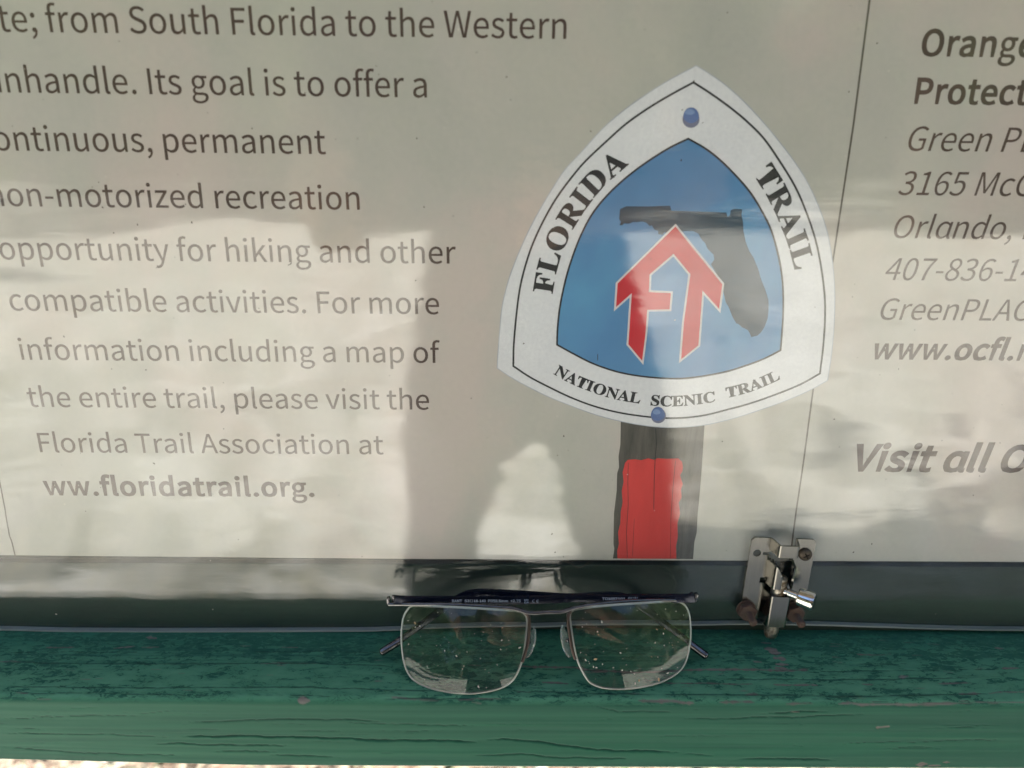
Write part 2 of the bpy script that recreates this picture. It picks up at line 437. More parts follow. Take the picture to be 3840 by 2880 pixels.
# glyph outlines of a humanist sans and a bold serif: advance, then closed cubic outlines (handle, point, handle)
SANS = {
 ' ': (78, ''),
 '+': (194, '84 66 84 41 93 41 101 41 110 41 110 66 110 92 110 117 134 117 158 117 181 117 181 125 181 133 181 141 158 141 134 141 110 141 110 167 110 192 110 218 101 218 93 218 84 218 84 192 84 167 84 141 61 141 37 141 13 141 13 133 13 125 13 117 37 117 61 117 84 117 84 92'),
 ',': (97, '24 -60 26 -67 58 -53 77 -27 77 7 77 30 67 44 50 44 37 44 26 36 26 22 26 8 37 -1 50 -1 51 -1 52 0 54 0 53 -21 40 -38 19 -48 21 -54'),
 '-': (121, '16 94 16 86 46 86 76 86 106 86 106 94 106 102 106 110 76 110 46 110 16 110 16 102'),
 '.': (97, '36 -5 49 -5 61 -5 72 5 72 20 72 34 61 44 49 44 36 44 26 34 26 20 26 5'),
 '0': (194, '48 -5 97 -5 146 -5 177 40 177 129 177 218 146 261 97 261 48 261 18 218 18 129 18 40|126 21 97 21 68 21 48 54 48 129 48 204 68 236 97 236 126 236 146 204 146 129 146 54'),
 '1': (194, '31 9 31 0 78 0 125 0 172 0 172 9 172 18 172 27 154 27 137 27 120 27 120 103 120 180 120 257 112 257 104 257 96 257 82 249 65 243 42 238 42 232 42 225 42 218 58 218 73 218 88 218 88 154 88 90 88 27 69 27 50 27 31 27 31 18'),
 '2': (194, '15 6 15 0 69 0 123 0 177 0 177 9 177 18 177 28 153 28 129 28 106 28 93 28 77 26 64 25 124 82 165 134 165 186 165 231 136 261 90 261 57 261 35 246 14 224 20 218 26 212 33 206 47 223 65 235 86 235 118 235 133 214 133 185 133 140 96 89 15 19 15 13'),
 '3': (194, '52 -5 92 -5 138 -5 175 23 175 69 175 104 151 126 120 134 120 134 120 135 120 136 148 145 166 166 166 197 166 238 134 261 91 261 62 261 39 248 20 231 25 224 31 217 37 210 51 225 69 235 90 235 117 235 133 219 133 195 133 167 116 146 62 146 62 137 62 129 62 121 122 121 142 101 142 70 142 40 121 22 90 22 61 22 42 36 27 51 21 45 16 38 10 31 27 12'),
 '4': (194, '119 24 119 0 129 0 139 0 149 0 149 24 149 47 149 71 161 71 172 71 183 71 183 79 183 88 183 96 172 96 161 96 149 96 149 150 149 203 149 257 137 257 126 257 114 257 78 202 43 147 7 92 7 85 7 78 7 71 44 71 82 71 119 71 119 47|119 123 119 96 93 96 67 96 40 96 60 125 79 155 99 184 106 196 113 209 119 222 120 222 120 222 121 222 120 209 119 188 119 175 119 149'),
 '5': (194, '51 -5 92 -5 135 -5 176 27 176 83 176 140 141 165 98 165 83 165 71 161 60 155 62 180 64 205 67 229 99 229 131 229 163 229 163 238 163 248 163 257 122 257 80 257 39 257 36 217 33 177 30 137 36 133 42 130 47 126 62 136 73 141 90 141 122 141 143 119 143 83 143 45 119 22 89 22 59 22 40 36 26 50 20 43 15 36 9 29 27 12'),
 '6': (194, '56 -5 105 -5 145 -5 179 29 179 79 179 133 151 159 108 159 88 159 65 148 50 129 51 208 80 235 116 235 131 235 147 227 157 215 163 222 169 228 175 235 160 250 141 261 114 261 65 261 20 223 20 123 20 38|54 50 50 103 67 127 87 136 103 136 134 136 149 113 149 79 149 44 130 21 105 21 73 21'),
 '7': (194, '74 97 69 0 80 0 92 0 103 0 107 100 118 160 178 237 178 244 178 250 178 257 124 257 71 257 17 257 17 248 17 238 17 229 59 229 100 229 142 229 91 159'),
 '8': (194, '50 -5 98 -5 146 -5 178 25 178 62 178 97 158 116 135 129 135 130 135 130 135 131 150 143 169 166 169 193 169 232 143 261 99 261 59 261 28 234 28 195 28 168 44 149 63 136 63 136 63 135 63 135 40 122 16 98 16 64 16 24|133 155 116 139 85 151 57 165 57 195 57 220 75 237 98 237 126 237 142 217 142 191 142 172|128 19 98 19 68 19 44 39 44 67 44 91 59 111 80 125 116 110 148 97 148 63 148 37'),
 ';': (97, '36 137 49 137 61 137 72 146 72 161 72 175 61 186 49 186 36 186 26 175 26 161 26 146|24 -60 26 -67 58 -53 77 -27 77 7 77 30 67 44 50 44 37 44 26 36 26 22 26 8 37 -1 50 -1 51 -1 52 0 54 0 53 -21 40 -38 19 -48 21 -54'),
 'A': (213, '30 86 1 0 12 0 23 0 34 0 42 26 51 52 59 78 90 78 121 78 153 78 161 52 169 26 177 0 189 0 200 0 211 0 182 86 153 171 124 257 112 257 100 257 88 257 59 171|93 104 67 104 71 117 75 130 79 144 89 173 97 200 105 230 106 230 106 230 106 230 115 201 123 173 132 144 136 130 141 117 145 104 119 104'),
 'C': (223, '68 -5 132 -5 165 -5 190 9 211 32 205 39 199 46 193 53 176 35 158 24 133 24 84 24 54 64 54 129 54 193 86 233 134 233 157 233 173 223 187 209 193 216 199 223 204 230 190 246 165 261 134 261 69 261 20 211 20 128 20 45'),
 'D': (241, '35 86 35 0 57 0 79 0 101 0 178 0 220 48 220 129 220 211 178 257 99 257 78 257 57 257 35 257 35 171|77 27 68 27 68 95 68 162 68 230 77 230 87 230 97 230 157 230 187 194 187 129 187 64 157 27 97 27 87 27'),
 'E': (206, '35 86 35 0 86 0 136 0 187 0 187 9 187 18 187 28 147 28 107 28 68 28 68 59 68 90 68 121 100 121 132 121 165 121 165 130 165 140 165 149 132 149 100 149 68 149 68 176 68 202 68 229 106 229 145 229 183 229 183 238 183 248 183 257 134 257 85 257 35 257 35 171'),
 'F': (193, '35 86 35 0 46 0 57 0 68 0 68 38 68 77 68 115 100 115 133 115 166 115 166 124 166 133 166 143 133 143 100 143 68 143 68 171 68 200 68 229 106 229 145 229 183 229 183 238 183 248 183 257 134 257 85 257 35 257 35 171'),
 'G': (241, '69 -5 136 -5 171 -5 199 8 215 25 215 61 215 97 215 133 187 133 159 133 131 133 131 124 131 115 131 106 149 106 167 106 186 106 186 84 186 61 186 39 175 29 158 24 139 24 84 24 54 64 54 129 54 193 87 233 139 233 165 233 181 222 194 209 200 216 206 223 212 230 197 245 174 261 138 261 70 261 20 211 20 128 20 45'),
 'I': (103, '35 86 35 0 46 0 57 0 68 0 68 86 68 171 68 257 57 257 46 257 35 257 35 171'),
 'K': (226, '35 86 35 0 46 0 57 0 68 0 68 27 68 54 68 81 82 99 97 116 112 134 137 89 163 45 189 0 201 0 213 0 225 0 194 53 163 106 132 159 159 192 186 224 213 257 200 257 188 257 176 257 140 214 104 171 68 128 68 128 68 128 68 128 68 171 68 214 68 257 57 257 46 257 35 257 35 171'),
 'L': (190, '35 86 35 0 84 0 132 0 180 0 180 9 180 18 180 28 143 28 105 28 68 28 68 104 68 180 68 257 57 257 46 257 35 257 35 171'),
 'M': (284, '35 86 35 0 45 0 55 0 64 0 64 47 64 95 64 142 64 164 62 195 60 218 61 218 61 218 62 218 69 198 75 179 82 159 99 115 115 70 131 26 138 26 145 26 153 26 169 70 185 115 201 159 208 179 215 198 222 218 222 218 223 218 223 218 221 195 219 164 219 142 219 95 219 47 219 0 229 0 239 0 249 0 249 86 249 171 249 257 236 257 223 257 210 257 194 211 177 165 161 119 155 102 150 84 143 66 143 66 142 66 142 66 136 84 130 102 123 119 107 165 91 211 74 257 61 257 48 257 35 257 35 171'),
 'N': (253, '35 86 35 0 46 0 56 0 66 0 66 45 66 90 66 135 66 162 63 189 62 215 62 215 63 215 63 215 73 197 82 180 91 162 122 108 153 54 185 0 196 0 207 0 218 0 218 86 218 171 218 257 208 257 197 257 187 257 187 212 187 168 187 123 187 97 189 68 192 42 191 42 190 42 190 42 181 60 171 77 162 95 131 149 100 203 68 257 57 257 46 257 35 257 35 171'),
 'O': (260, '65 -5 130 -5 194 -5 239 47 239 129 239 211 194 261 130 261 65 261 20 211 20 129 20 47|176 24 130 24 84 24 54 65 54 129 54 193 84 233 130 233 176 233 206 193 206 129 206 65'),
 'P': (222, '35 86 35 0 46 0 57 0 68 0 68 34 68 68 68 102 82 102 96 102 110 102 166 102 204 127 204 181 204 237 166 257 109 257 84 257 60 257 35 257 35 171|80 129 68 129 68 162 68 196 68 230 80 230 92 230 104 230 150 230 172 219 172 181 172 145 151 129 106 129 93 129'),
 'R': (222, '82 135 68 135 68 167 68 199 68 230 82 230 96 230 111 230 151 230 173 218 173 185 173 151 151 135 111 135 96 135|155 36 176 0 188 0 200 0 213 0 191 37 169 75 147 112 182 121 205 145 205 185 205 238 168 257 116 257 89 257 62 257 35 257 35 171 35 86 35 0 46 0 57 0 68 0 68 36 68 73 68 109 83 109 98 109 114 109 135 73'),
 'S': (209, '70 -5 106 -5 160 -5 194 28 194 68 194 106 171 124 141 137 129 142 116 147 104 153 84 161 62 171 62 196 62 218 81 233 110 233 133 233 152 224 168 209 174 216 179 223 185 230 167 248 140 261 110 261 63 261 29 233 29 193 29 156 57 138 81 127 93 122 105 117 118 111 142 100 161 92 161 65 161 41 141 24 107 24 80 24 54 36 36 56 30 48 23 41 17 33 39 10'),
 'T': (210, '89 76 89 0 99 0 110 0 121 0 121 76 121 153 121 229 147 229 173 229 199 229 199 238 199 248 199 257 136 257 74 257 11 257 11 248 11 238 11 229 37 229 63 229 89 229 89 153'),
 'U': (252, '74 -5 126 -5 179 -5 218 23 218 106 218 156 218 206 218 257 208 257 198 257 187 257 187 206 187 156 187 105 187 43 160 24 126 24 93 24 67 43 67 105 67 156 67 206 67 257 56 257 45 257 34 257 34 206 34 156 34 106 34 23'),
 'V': (201, '55 86 82 0 95 0 107 0 120 0 147 86 174 171 201 257 190 257 179 257 168 257 155 210 141 164 127 118 118 88 112 63 102 33 102 33 101 33 101 33 91 63 85 88 76 118 62 164 48 210 34 257 23 257 12 257 0 257 28 171'),
 'W': (307, '45 86 63 0 76 0 89 0 102 0 115 52 127 103 140 155 144 175 149 194 153 213 153 213 154 213 154 213 159 194 162 175 167 155 180 103 193 52 206 0 219 0 232 0 245 0 263 86 280 171 298 257 288 257 277 257 267 257 258 210 249 164 239 117 235 89 230 62 225 34 225 34 224 34 223 34 217 62 211 90 205 117 193 164 181 210 169 257 160 257 150 257 140 257 128 210 116 164 104 117 98 89 92 62 86 34 86 34 85 34 85 34 79 62 75 89 69 117 60 164 51 210 42 257 31 257 20 257 9 257 27 171'),
 'a': (197, '44 -5 76 -5 99 -5 121 8 139 23 139 23 140 23 140 23 141 15 142 8 143 0 152 0 160 0 169 0 169 39 169 78 169 117 169 164 150 195 103 195 72 195 46 181 29 170 33 163 37 155 41 148 56 158 76 168 98 168 129 168 137 145 137 120 56 111 21 91 21 49 21 15|103 21 85 21 66 21 51 30 51 51 51 76 73 92 137 99 137 81 137 64 137 46 119 30'),
 'b': (216, '98 -5 116 -5 159 -5 199 33 199 98 199 157 172 195 123 195 102 195 81 183 63 168 63 180 64 191 64 202 64 228 64 253 64 279 54 279 43 279 32 279 32 186 32 93 32 0 41 0 49 0 58 0 59 7 60 13 61 20 61 20 62 20 62 20 78 5|142 22 111 22 98 22 81 27 64 42 64 75 64 109 64 142 82 159 99 168 115 168 151 168 165 140 165 98 165 51'),
 'c': (179, '57 -5 107 -5 130 -5 152 5 169 19 164 26 159 34 155 41 143 30 127 22 110 22 75 22 51 51 51 95 51 139 76 168 111 168 126 168 138 161 149 152 154 159 160 166 165 173 152 185 134 195 110 195 61 195 18 158 18 95 18 32'),
 'd': (217, '49 -5 97 -5 120 -5 140 8 155 22 155 22 155 22 156 22 157 15 158 7 159 0 167 0 176 0 185 0 185 93 185 186 185 279 174 279 163 279 153 279 153 254 153 230 153 206 153 195 154 184 154 173 138 187 123 195 101 195 57 195 19 157 19 95 19 32|121 22 104 22 71 22 51 49 51 95 51 139 76 168 106 168 122 168 137 162 153 148 153 115 153 82 153 48 137 31'),
 'e': (194, '58 -5 109 -5 135 -5 155 4 172 15 168 22 164 29 160 36 146 27 131 21 113 21 77 21 52 47 50 88 92 88 135 88 178 88 179 92 179 99 179 106 179 160 152 195 103 195 60 195 18 157 18 95 18 32|83 110 49 110 53 148 77 169 104 169 134 169 151 149 151 110 117 110'),
 'f': (114, '12 172 12 164 20 164 29 164 37 164 37 109 37 55 37 0 48 0 59 0 69 0 69 55 69 109 69 164 83 164 96 164 110 164 110 173 110 181 110 190 96 190 83 190 69 190 69 200 69 210 69 220 69 245 78 258 96 258 103 258 111 256 118 252 120 261 122 269 125 277 116 281 105 283 93 283 55 283 37 259 37 221 37 210 37 200 37 190 29 190 20 189 12 188 12 180'),
 'g': (197, '50 -88 96 -88 155 -88 193 -57 193 -22 193 10 170 23 126 23 114 23 101 23 89 23 63 23 56 32 56 44 56 55 61 61 68 67 76 63 87 60 96 60 135 60 166 86 166 126 166 143 159 157 150 166 163 166 176 166 189 166 189 174 189 182 189 190 167 190 145 190 123 190 116 193 107 195 96 195 58 195 25 169 25 127 25 104 37 86 50 76 50 76 50 75 50 75 40 68 29 55 29 39 29 24 36 14 46 8 46 7 46 7 46 6 28 -5 18 -20 18 -37 18 -69|118 82 96 82 74 82 56 99 56 127 56 155 74 172 96 172 119 172 137 155 137 127 137 99|138 -65 101 -65 66 -65 46 -53 46 -32 46 -21 51 -10 65 0 74 -2 83 -3 90 -3 101 -3 112 -3 123 -3 148 -3 161 -9 161 -27 161 -47'),
 'h': (213, '32 93 32 0 43 0 54 0 64 0 64 46 64 92 64 138 83 157 97 167 116 167 141 167 152 152 152 116 152 77 152 39 152 0 163 0 174 0 184 0 184 40 184 80 184 120 184 169 166 195 126 195 100 195 81 181 63 163 63 176 64 189 64 202 64 228 64 253 64 279 54 279 43 279 32 279 32 186'),
 'i': (96, '32 63 32 0 43 0 54 0 64 0 64 63 64 127 64 190 54 190 43 190 32 190 32 127|36 229 48 229 61 229 70 238 70 251 70 263 61 271 48 271 36 271 27 263 27 251 27 238'),
 'k': (193, '32 93 32 0 43 0 53 0 64 0 64 17 64 33 64 50 76 64 88 78 99 92 118 61 137 31 155 0 167 0 178 0 190 0 166 38 142 76 118 113 139 139 160 165 181 190 169 190 158 190 146 190 119 157 92 123 65 90 65 90 64 90 64 90 64 153 64 216 64 279 53 279 43 279 32 279 32 186'),
 'l': (99, '42 -5 66 -5 75 -5 80 -3 84 -2 83 6 81 15 80 23 76 22 75 22 73 22 68 22 64 26 64 36 64 117 64 198 64 279 54 279 43 279 32 279 32 198 32 118 32 38 32 11'),
 'm': (324, '32 63 32 0 43 0 54 0 64 0 64 46 64 92 64 138 82 158 98 167 112 167 136 167 147 152 147 116 147 77 147 39 147 0 158 0 169 0 179 0 179 46 179 92 179 138 197 158 213 167 227 167 251 167 263 152 263 116 263 77 263 39 263 0 273 0 284 0 294 0 294 40 294 80 294 120 294 169 276 195 237 195 214 195 194 180 174 159 166 181 151 195 121 195 99 195 79 181 62 162 62 162 62 162 62 162 61 172 60 181 58 190 50 190 41 190 32 190 32 127'),
 'n': (214, '32 63 32 0 43 0 54 0 64 0 64 46 64 92 64 138 83 157 97 167 116 167 141 167 152 152 152 116 152 77 152 39 152 0 163 0 174 0 184 0 184 40 184 80 184 120 184 169 166 195 126 195 100 195 80 181 62 162 62 162 62 162 62 162 61 172 60 181 58 190 50 190 41 190 32 190 32 127'),
 'o': (212, '60 -5 106 -5 153 -5 194 32 194 95 194 158 153 195 106 195 60 195 18 158 18 95 18 32|139 22 106 22 73 22 51 51 51 95 51 139 73 168 106 168 139 168 161 139 161 95 161 51'),
 'p': (217, '32 10 32 -80 43 -80 54 -80 64 -80 64 -59 64 -37 64 -16 64 -5 64 6 63 18 81 3 99 -5 116 -5 159 -5 199 33 199 98 199 157 172 195 123 195 101 195 79 182 62 168 62 168 62 168 62 168 61 175 60 183 58 190 50 190 41 190 32 190 32 100|142 22 111 22 98 22 81 27 64 42 64 75 64 109 64 142 83 159 99 168 115 168 151 168 165 140 165 98 165 51'),
 'r': (136, '32 63 32 0 43 0 54 0 64 0 64 41 64 81 64 122 77 154 96 166 112 166 120 166 124 165 131 163 133 172 135 182 137 191 131 194 125 195 116 195 95 195 76 180 62 155 62 155 62 155 62 155 61 167 60 179 58 190 50 190 41 190 32 190 32 127'),
 's': (164, '55 -5 82 -5 127 -5 151 21 151 52 151 88 121 99 93 110 72 118 52 125 52 143 52 158 63 170 88 170 104 170 118 163 131 153 136 160 141 167 146 173 132 185 111 195 87 195 46 195 22 171 22 141 22 109 50 96 77 86 98 78 120 69 120 50 120 34 108 20 83 20 60 20 43 29 27 43 21 36 16 29 11 22 29 7'),
 't': (132, '51 -5 92 -5 104 -5 116 -1 127 2 125 11 123 19 121 27 114 24 106 21 99 21 77 21 70 35 70 58 70 93 70 129 70 164 87 164 104 164 121 164 121 173 121 181 121 190 104 190 87 190 70 190 70 208 70 226 70 244 61 244 52 244 43 244 42 226 41 208 40 190 30 190 19 189 9 188 9 180 9 172 9 164 19 164 28 164 38 164 38 129 38 94 38 59 38 21'),
 'u': (213, '48 -5 88 -5 114 -5 133 9 151 30 151 30 151 30 152 30 152 20 153 10 154 0 163 0 172 0 181 0 181 63 181 127 181 190 170 190 159 190 149 190 149 145 149 100 149 55 131 33 117 23 97 23 72 23 62 38 62 74 62 112 62 151 62 190 51 190 40 190 29 190 29 150 29 110 29 70 29 21'),
 'v': (182, '50 63 73 0 86 0 98 0 111 0 133 63 155 127 178 190 167 190 157 190 146 190 134 154 122 118 110 82 105 63 98 44 93 26 92 26 92 26 91 26 85 44 79 63 74 82 62 118 50 154 38 190 27 190 16 190 5 190 27 127'),
 'w': (281, '45 63 62 0 75 0 87 0 99 0 108 34 117 68 126 102 131 120 135 138 139 157 140 157 141 157 141 157 146 138 149 120 154 103 163 68 172 34 181 0 194 0 207 0 220 0 237 63 255 127 272 190 261 190 251 190 241 190 232 153 222 117 213 80 209 62 206 45 202 27 201 27 201 27 200 27 195 45 191 62 187 80 177 117 167 153 157 190 146 190 136 190 126 190 116 153 106 117 96 80 91 62 87 45 83 27 83 27 82 27 82 27 78 45 74 62 70 80 61 117 51 153 42 190 31 190 20 190 9 190 27 127'),
 'y': (182, '27 -82 35 -82 73 -82 93 -53 106 -16 130 53 154 121 178 190 167 190 157 190 147 190 135 155 124 120 112 85 107 68 102 48 97 31 96 31 96 31 95 31 89 49 82 68 76 85 63 120 51 155 38 190 27 190 16 190 5 190 30 127 55 63 81 0 79 -5 78 -10 77 -15 69 -38 55 -56 34 -56 29 -56 23 -54 19 -53 17 -61 15 -70 13 -78 19 -81'),
 'z': (166, '12 6 12 0 60 0 108 0 156 0 156 9 156 17 156 26 122 26 87 26 53 26 86 75 120 124 153 173 153 179 153 184 153 190 110 190 66 190 23 190 23 181 23 173 23 164 53 164 83 164 112 164 79 115 46 66 12 17 12 11'),
 'ɑ': (219, '49 -5 97 -5 121 -5 141 8 155 23 156 23 156 23 157 23 160 3 170 -5 187 -5 194 -5 199 -3 204 -2 202 6 201 15 200 23 196 22 195 22 193 22 188 22 185 26 185 36 185 87 185 139 185 190 176 190 168 190 159 190 158 184 157 178 156 172 156 172 156 172 155 172 139 187 123 195 102 195 57 195 19 157 19 95 19 32|121 22 104 22 71 22 51 49 51 95 51 139 76 168 106 168 122 168 137 162 153 148 153 115 153 82 153 48 137 31'),
}
SERIF = {
 'F': (404, '96 0 15 0 15 6 15 12 15 17 39 19 54 25 62 34 71 43 75 59 75 84 75 181 75 278 75 375 75 399 70 415 61 423 53 431 37 436 14 439 14 444 14 450 14 455 141 455 267 455 394 455 394 410 394 365 394 320 388 320 383 320 377 320 373 347 366 369 355 385 345 402 330 413 310 420 290 428 263 431 230 431 217 431 207 431 200 429 193 428 188 426 186 421 183 417 182 409 182 398 182 348 182 298 182 247 185 247 187 247 190 247 220 247 242 255 256 270 270 286 280 311 284 347 290 347 296 347 302 347 302 270 302 194 302 118 296 118 291 118 285 118 280 158 271 185 257 200 242 216 220 224 189 224 186 224 184 224 182 224 182 176 182 128 182 81 182 64 184 52 188 43 192 33 199 27 210 24 220 20 236 18 257 17 257 12 257 6 257 0 176 0'),
 'L': (426, '144 0 15 0 15 6 15 12 15 17 39 18 54 23 62 32 71 40 75 56 75 81 75 180 75 279 75 379 75 401 70 416 62 425 54 433 39 438 16 439 16 444 16 450 16 455 94 455 172 455 250 455 250 450 250 444 250 439 232 439 218 437 208 434 198 431 192 425 188 416 184 408 182 395 182 379 182 280 182 181 182 83 182 67 183 55 185 47 188 39 192 34 200 31 207 29 218 28 234 28 266 28 293 32 315 40 336 48 355 61 370 80 385 98 398 123 409 154 415 154 421 154 427 154 419 103 410 51 402 0 273 0'),
 'O': (525, '295 -11 261 -11 227 -11 197 -5 169 7 140 19 116 36 94 58 73 79 57 105 45 134 33 163 28 194 28 228 28 261 33 292 45 321 57 350 73 376 95 397 116 419 141 436 170 448 199 460 231 466 265 466 298 466 329 460 357 448 385 436 410 420 431 399 452 377 469 352 481 323 492 294 498 262 498 228 498 194 492 163 481 134 469 105 452 79 430 58 409 36 384 19 355 7 326 -5|228 12 265 12 341 12 379 84 379 228 379 298 369 352 348 389 326 425 297 443 260 443 183 443 145 371 145 228 145 157 156 104 177 67 199 30'),
 'R': (473, '91 0 15 0 15 6 15 12 15 17 39 18 54 23 62 32 71 40 75 56 75 81 75 180 75 279 75 379 75 400 70 415 62 424 54 432 39 437 16 439 16 444 16 450 16 455 83 455 150 455 217 455 284 455 334 445 367 426 400 406 417 376 417 334 417 279 383 242 315 224 354 166 393 108 432 50 439 39 446 31 452 26 458 20 467 17 478 17 479 17 480 17 480 17 480 12 480 6 480 0 433 0 386 0 338 0 293 71 247 141 201 212 195 212 188 212 182 212 182 168 182 124 182 81 182 56 186 40 194 32 202 23 218 18 242 17 242 12 242 6 242 0 166 0|182 284 182 234 189 234 196 234 203 234 238 234 264 242 280 258 296 275 304 300 304 336 304 399 277 431 224 431 206 431 195 428 190 422 185 417 182 404 182 385 182 335'),
 'I': (261, '91 0 13 0 13 6 13 12 13 17 36 20 52 25 61 32 71 40 75 54 75 75 75 179 75 283 75 387 75 407 71 421 63 427 55 434 39 438 13 439 13 444 13 450 13 455 90 455 167 455 244 455 244 450 244 444 244 439 221 438 204 434 196 427 187 421 183 407 183 387 183 284 183 180 183 77 183 63 184 52 187 44 191 36 197 30 206 26 215 22 228 19 246 17 246 12 246 6 246 0 168 0'),
 'D': (496, '90 0 20 0 20 6 20 12 20 17 41 18 55 22 63 30 70 37 74 52 74 75 74 174 74 274 74 374 74 400 70 418 61 426 52 434 37 439 15 439 15 444 15 450 15 455 84 455 153 455 222 455 302 455 363 436 405 396 447 357 468 301 468 228 468 76 388 0 228 0 159 0|206 24 222 24 266 24 299 41 319 75 340 109 351 160 351 229 351 365 308 433 223 433 206 433 195 430 190 423 185 417 182 404 182 385 182 281 182 176 182 72 182 53 185 40 190 34 195 27'),
 'A': (437, '37 0 -9 0 -9 6 -9 12 -9 18 4 18 15 22 24 30 32 38 41 53 49 75 101 205 154 336 206 466 212 466 218 466 224 465 278 339 331 213 384 87 394 62 403 45 411 34 419 24 429 18 443 18 443 12 443 6 443 0 372 0 300 0 229 0 229 6 229 12 229 18 265 18 283 27 283 46 283 52 280 64 273 81 266 98 259 115 253 132 203 132 153 132 103 132 95 112 87 91 79 71 77 67 76 63 76 59 75 54 75 51 75 48 75 28 91 18 124 18 125 18 126 18 128 18 128 12 128 6 128 0 82 0|135 213 113 161 156 161 199 161 242 161 220 213 198 266 177 319 156 266'),
 'T': (423, '171 0 92 0 92 6 92 12 92 17 116 17 133 22 142 31 151 40 156 56 156 81 156 198 156 316 156 433 154 433 151 433 149 433 114 433 86 423 65 403 45 383 32 355 29 318 23 318 17 318 11 318 11 364 11 409 11 455 144 455 277 455 410 455 410 409 410 363 410 317 405 317 399 317 394 317 386 394 344 433 269 433 267 433 265 433 263 433 263 316 263 198 263 81 263 56 268 39 276 30 285 22 302 17 328 17 328 12 328 6 328 0 249 0'),
 'N': (494, '409 -11 403 -11 304 109 206 230 107 350 107 259 107 169 107 79 107 55 111 39 119 31 126 23 142 18 167 17 167 12 167 6 167 0 117 0 68 0 18 0 18 6 18 12 18 17 34 18 46 20 54 23 62 27 68 33 71 41 74 50 76 62 76 79 76 182 76 285 76 388 53 416 40 431 36 433 32 435 26 437 18 439 18 444 18 450 18 455 64 455 110 455 156 455 235 360 313 264 391 169 391 238 391 308 391 377 391 394 389 406 386 414 383 422 377 428 369 431 360 435 348 437 331 439 331 444 331 450 331 455 381 455 430 455 480 455 480 450 480 444 480 439 456 438 441 433 433 425 426 416 422 400 422 377 422 248 422 118 422 -11 415 -11'),
 'S': (390, '49 -11 43 -11 43 45 43 102 43 158 49 158 56 158 62 158 73 109 90 73 111 50 133 26 162 15 197 15 222 15 242 22 257 36 271 50 279 68 279 89 279 119 261 142 225 160 204 170 183 180 163 191 124 210 95 231 77 253 59 274 50 301 50 332 50 359 56 383 67 403 79 423 95 438 115 449 136 460 159 466 185 466 198 466 213 465 229 461 246 458 263 454 282 448 286 447 289 446 291 446 294 445 297 445 300 445 311 445 318 452 320 466 327 466 333 466 339 466 339 417 339 368 339 319 334 319 328 319 322 319 316 344 306 366 293 385 281 404 265 418 248 429 231 439 213 445 194 445 171 445 153 439 140 426 126 414 120 399 120 380 120 363 125 348 137 336 149 325 166 314 189 303 210 293 232 283 253 273 281 260 302 247 317 233 333 219 344 204 350 188 356 172 359 154 359 133 359 104 352 79 339 58 325 36 306 20 281 8 256 -4 226 -10 192 -10 181 -10 170 -9 158 -8 147 -6 136 -3 126 1 114 5 105 8 98 9 91 11 87 12 85 12 77 12 72 10 69 7 66 4 63 -2 61 -11 55 -11'),
 'C': (468, '338 -11 257 -11 212 -11 172 -1 137 20 103 40 75 68 56 104 36 140 26 182 26 228 26 274 36 315 56 351 76 387 104 414 139 435 174 455 214 465 259 465 290 465 326 457 367 440 374 437 381 435 388 435 404 435 415 445 419 465 425 465 431 465 437 465 437 413 437 361 437 308 431 308 425 308 420 308 405 350 383 383 356 407 329 431 299 443 265 443 184 443 144 371 144 226 144 91 188 24 278 24 305 24 332 31 358 45 384 59 408 79 428 106 435 100 441 94 447 89 401 22'),
 'E': (442, '143 0 14 0 14 6 14 11 14 17 38 17 54 21 62 30 71 38 75 54 75 78 75 175 75 272 75 369 75 398 71 417 62 425 53 434 38 439 16 439 16 444 16 450 16 455 144 455 271 455 399 455 399 410 399 365 399 320 394 320 389 320 383 320 378 361 364 390 340 406 317 422 281 430 232 430 217 430 207 430 200 428 193 427 188 423 186 417 184 411 183 401 183 388 183 341 183 293 183 246 186 246 190 246 193 246 223 246 245 254 259 269 273 284 283 310 288 345 293 345 299 345 304 345 304 270 304 194 304 118 299 118 293 118 287 118 285 145 280 166 273 181 266 197 255 207 241 213 227 219 208 222 185 222 184 222 184 222 183 222 183 171 183 119 183 67 183 51 186 40 192 35 198 30 211 28 230 28 263 28 291 31 313 39 336 46 355 58 371 75 386 92 400 114 411 143 417 143 424 143 430 143 421 95 411 48 402 0 273 0'),
}
# ================================================================== SETTING
# ---- ground: sandy soil, bright in the sun
t = NT("sandy_soil_with_straw")
big = t.noise(2.0, 6, .62, dist=.4)
mid = t.noise(5.2, 7, .68, dist=.5)
fine = t.noise(70, 8, .75)
fib = t.noise(38, 6, .7, stretch=(1, .16, 1), dist=1.5)
c1 = t.ramp(big, [(.40, (.09, .09, .075)), (.5, (.36, .35, .32)), (.60, (.68, .67, .64))])
c2 = t.ramp(mid, [(.41, (.06, .065, .05)), (.5, (.38, .37, .34)), (.60, (.74, .73, .70))])
c3 = t.mix(.6, c1, c2)
c4 = t.mix(t.ramp(fib, [(.5, 0), (.62, .7)]), c3, (.62, .55, .40))
t.set(Base_Color=t.mix(.5, c4, t.ramp(fine, [(.3, (.45, .42, .36)), (.7, (1.0, 1.0, 1.0))]), 'MULTIPLY'), Roughness=.95)
t.bump(fine, .6, .01)
g = 180.0
gv, gf = [], []
nx = 60
xsn = [math.copysign(abs(a) ** 2.2, a) * g for a in np.linspace(-1, 1, nx)]
for j in xsn:
    for i in xsn:
        h = 0.0 if (abs(i) < 3 and abs(j) < 3) else .05 * math.sin(i * .6) * math.cos(j * .5)
        gv.append((i, j, GROUND_Z + h))
for j in range(nx - 1):
    for i in range(nx - 1):
        a = j * nx + i
        gf.append((a, a + 1, a + nx + 1, a + nx))
me = bpy.data.meshes.new("ground"); me.from_pydata(gv, [], gf)
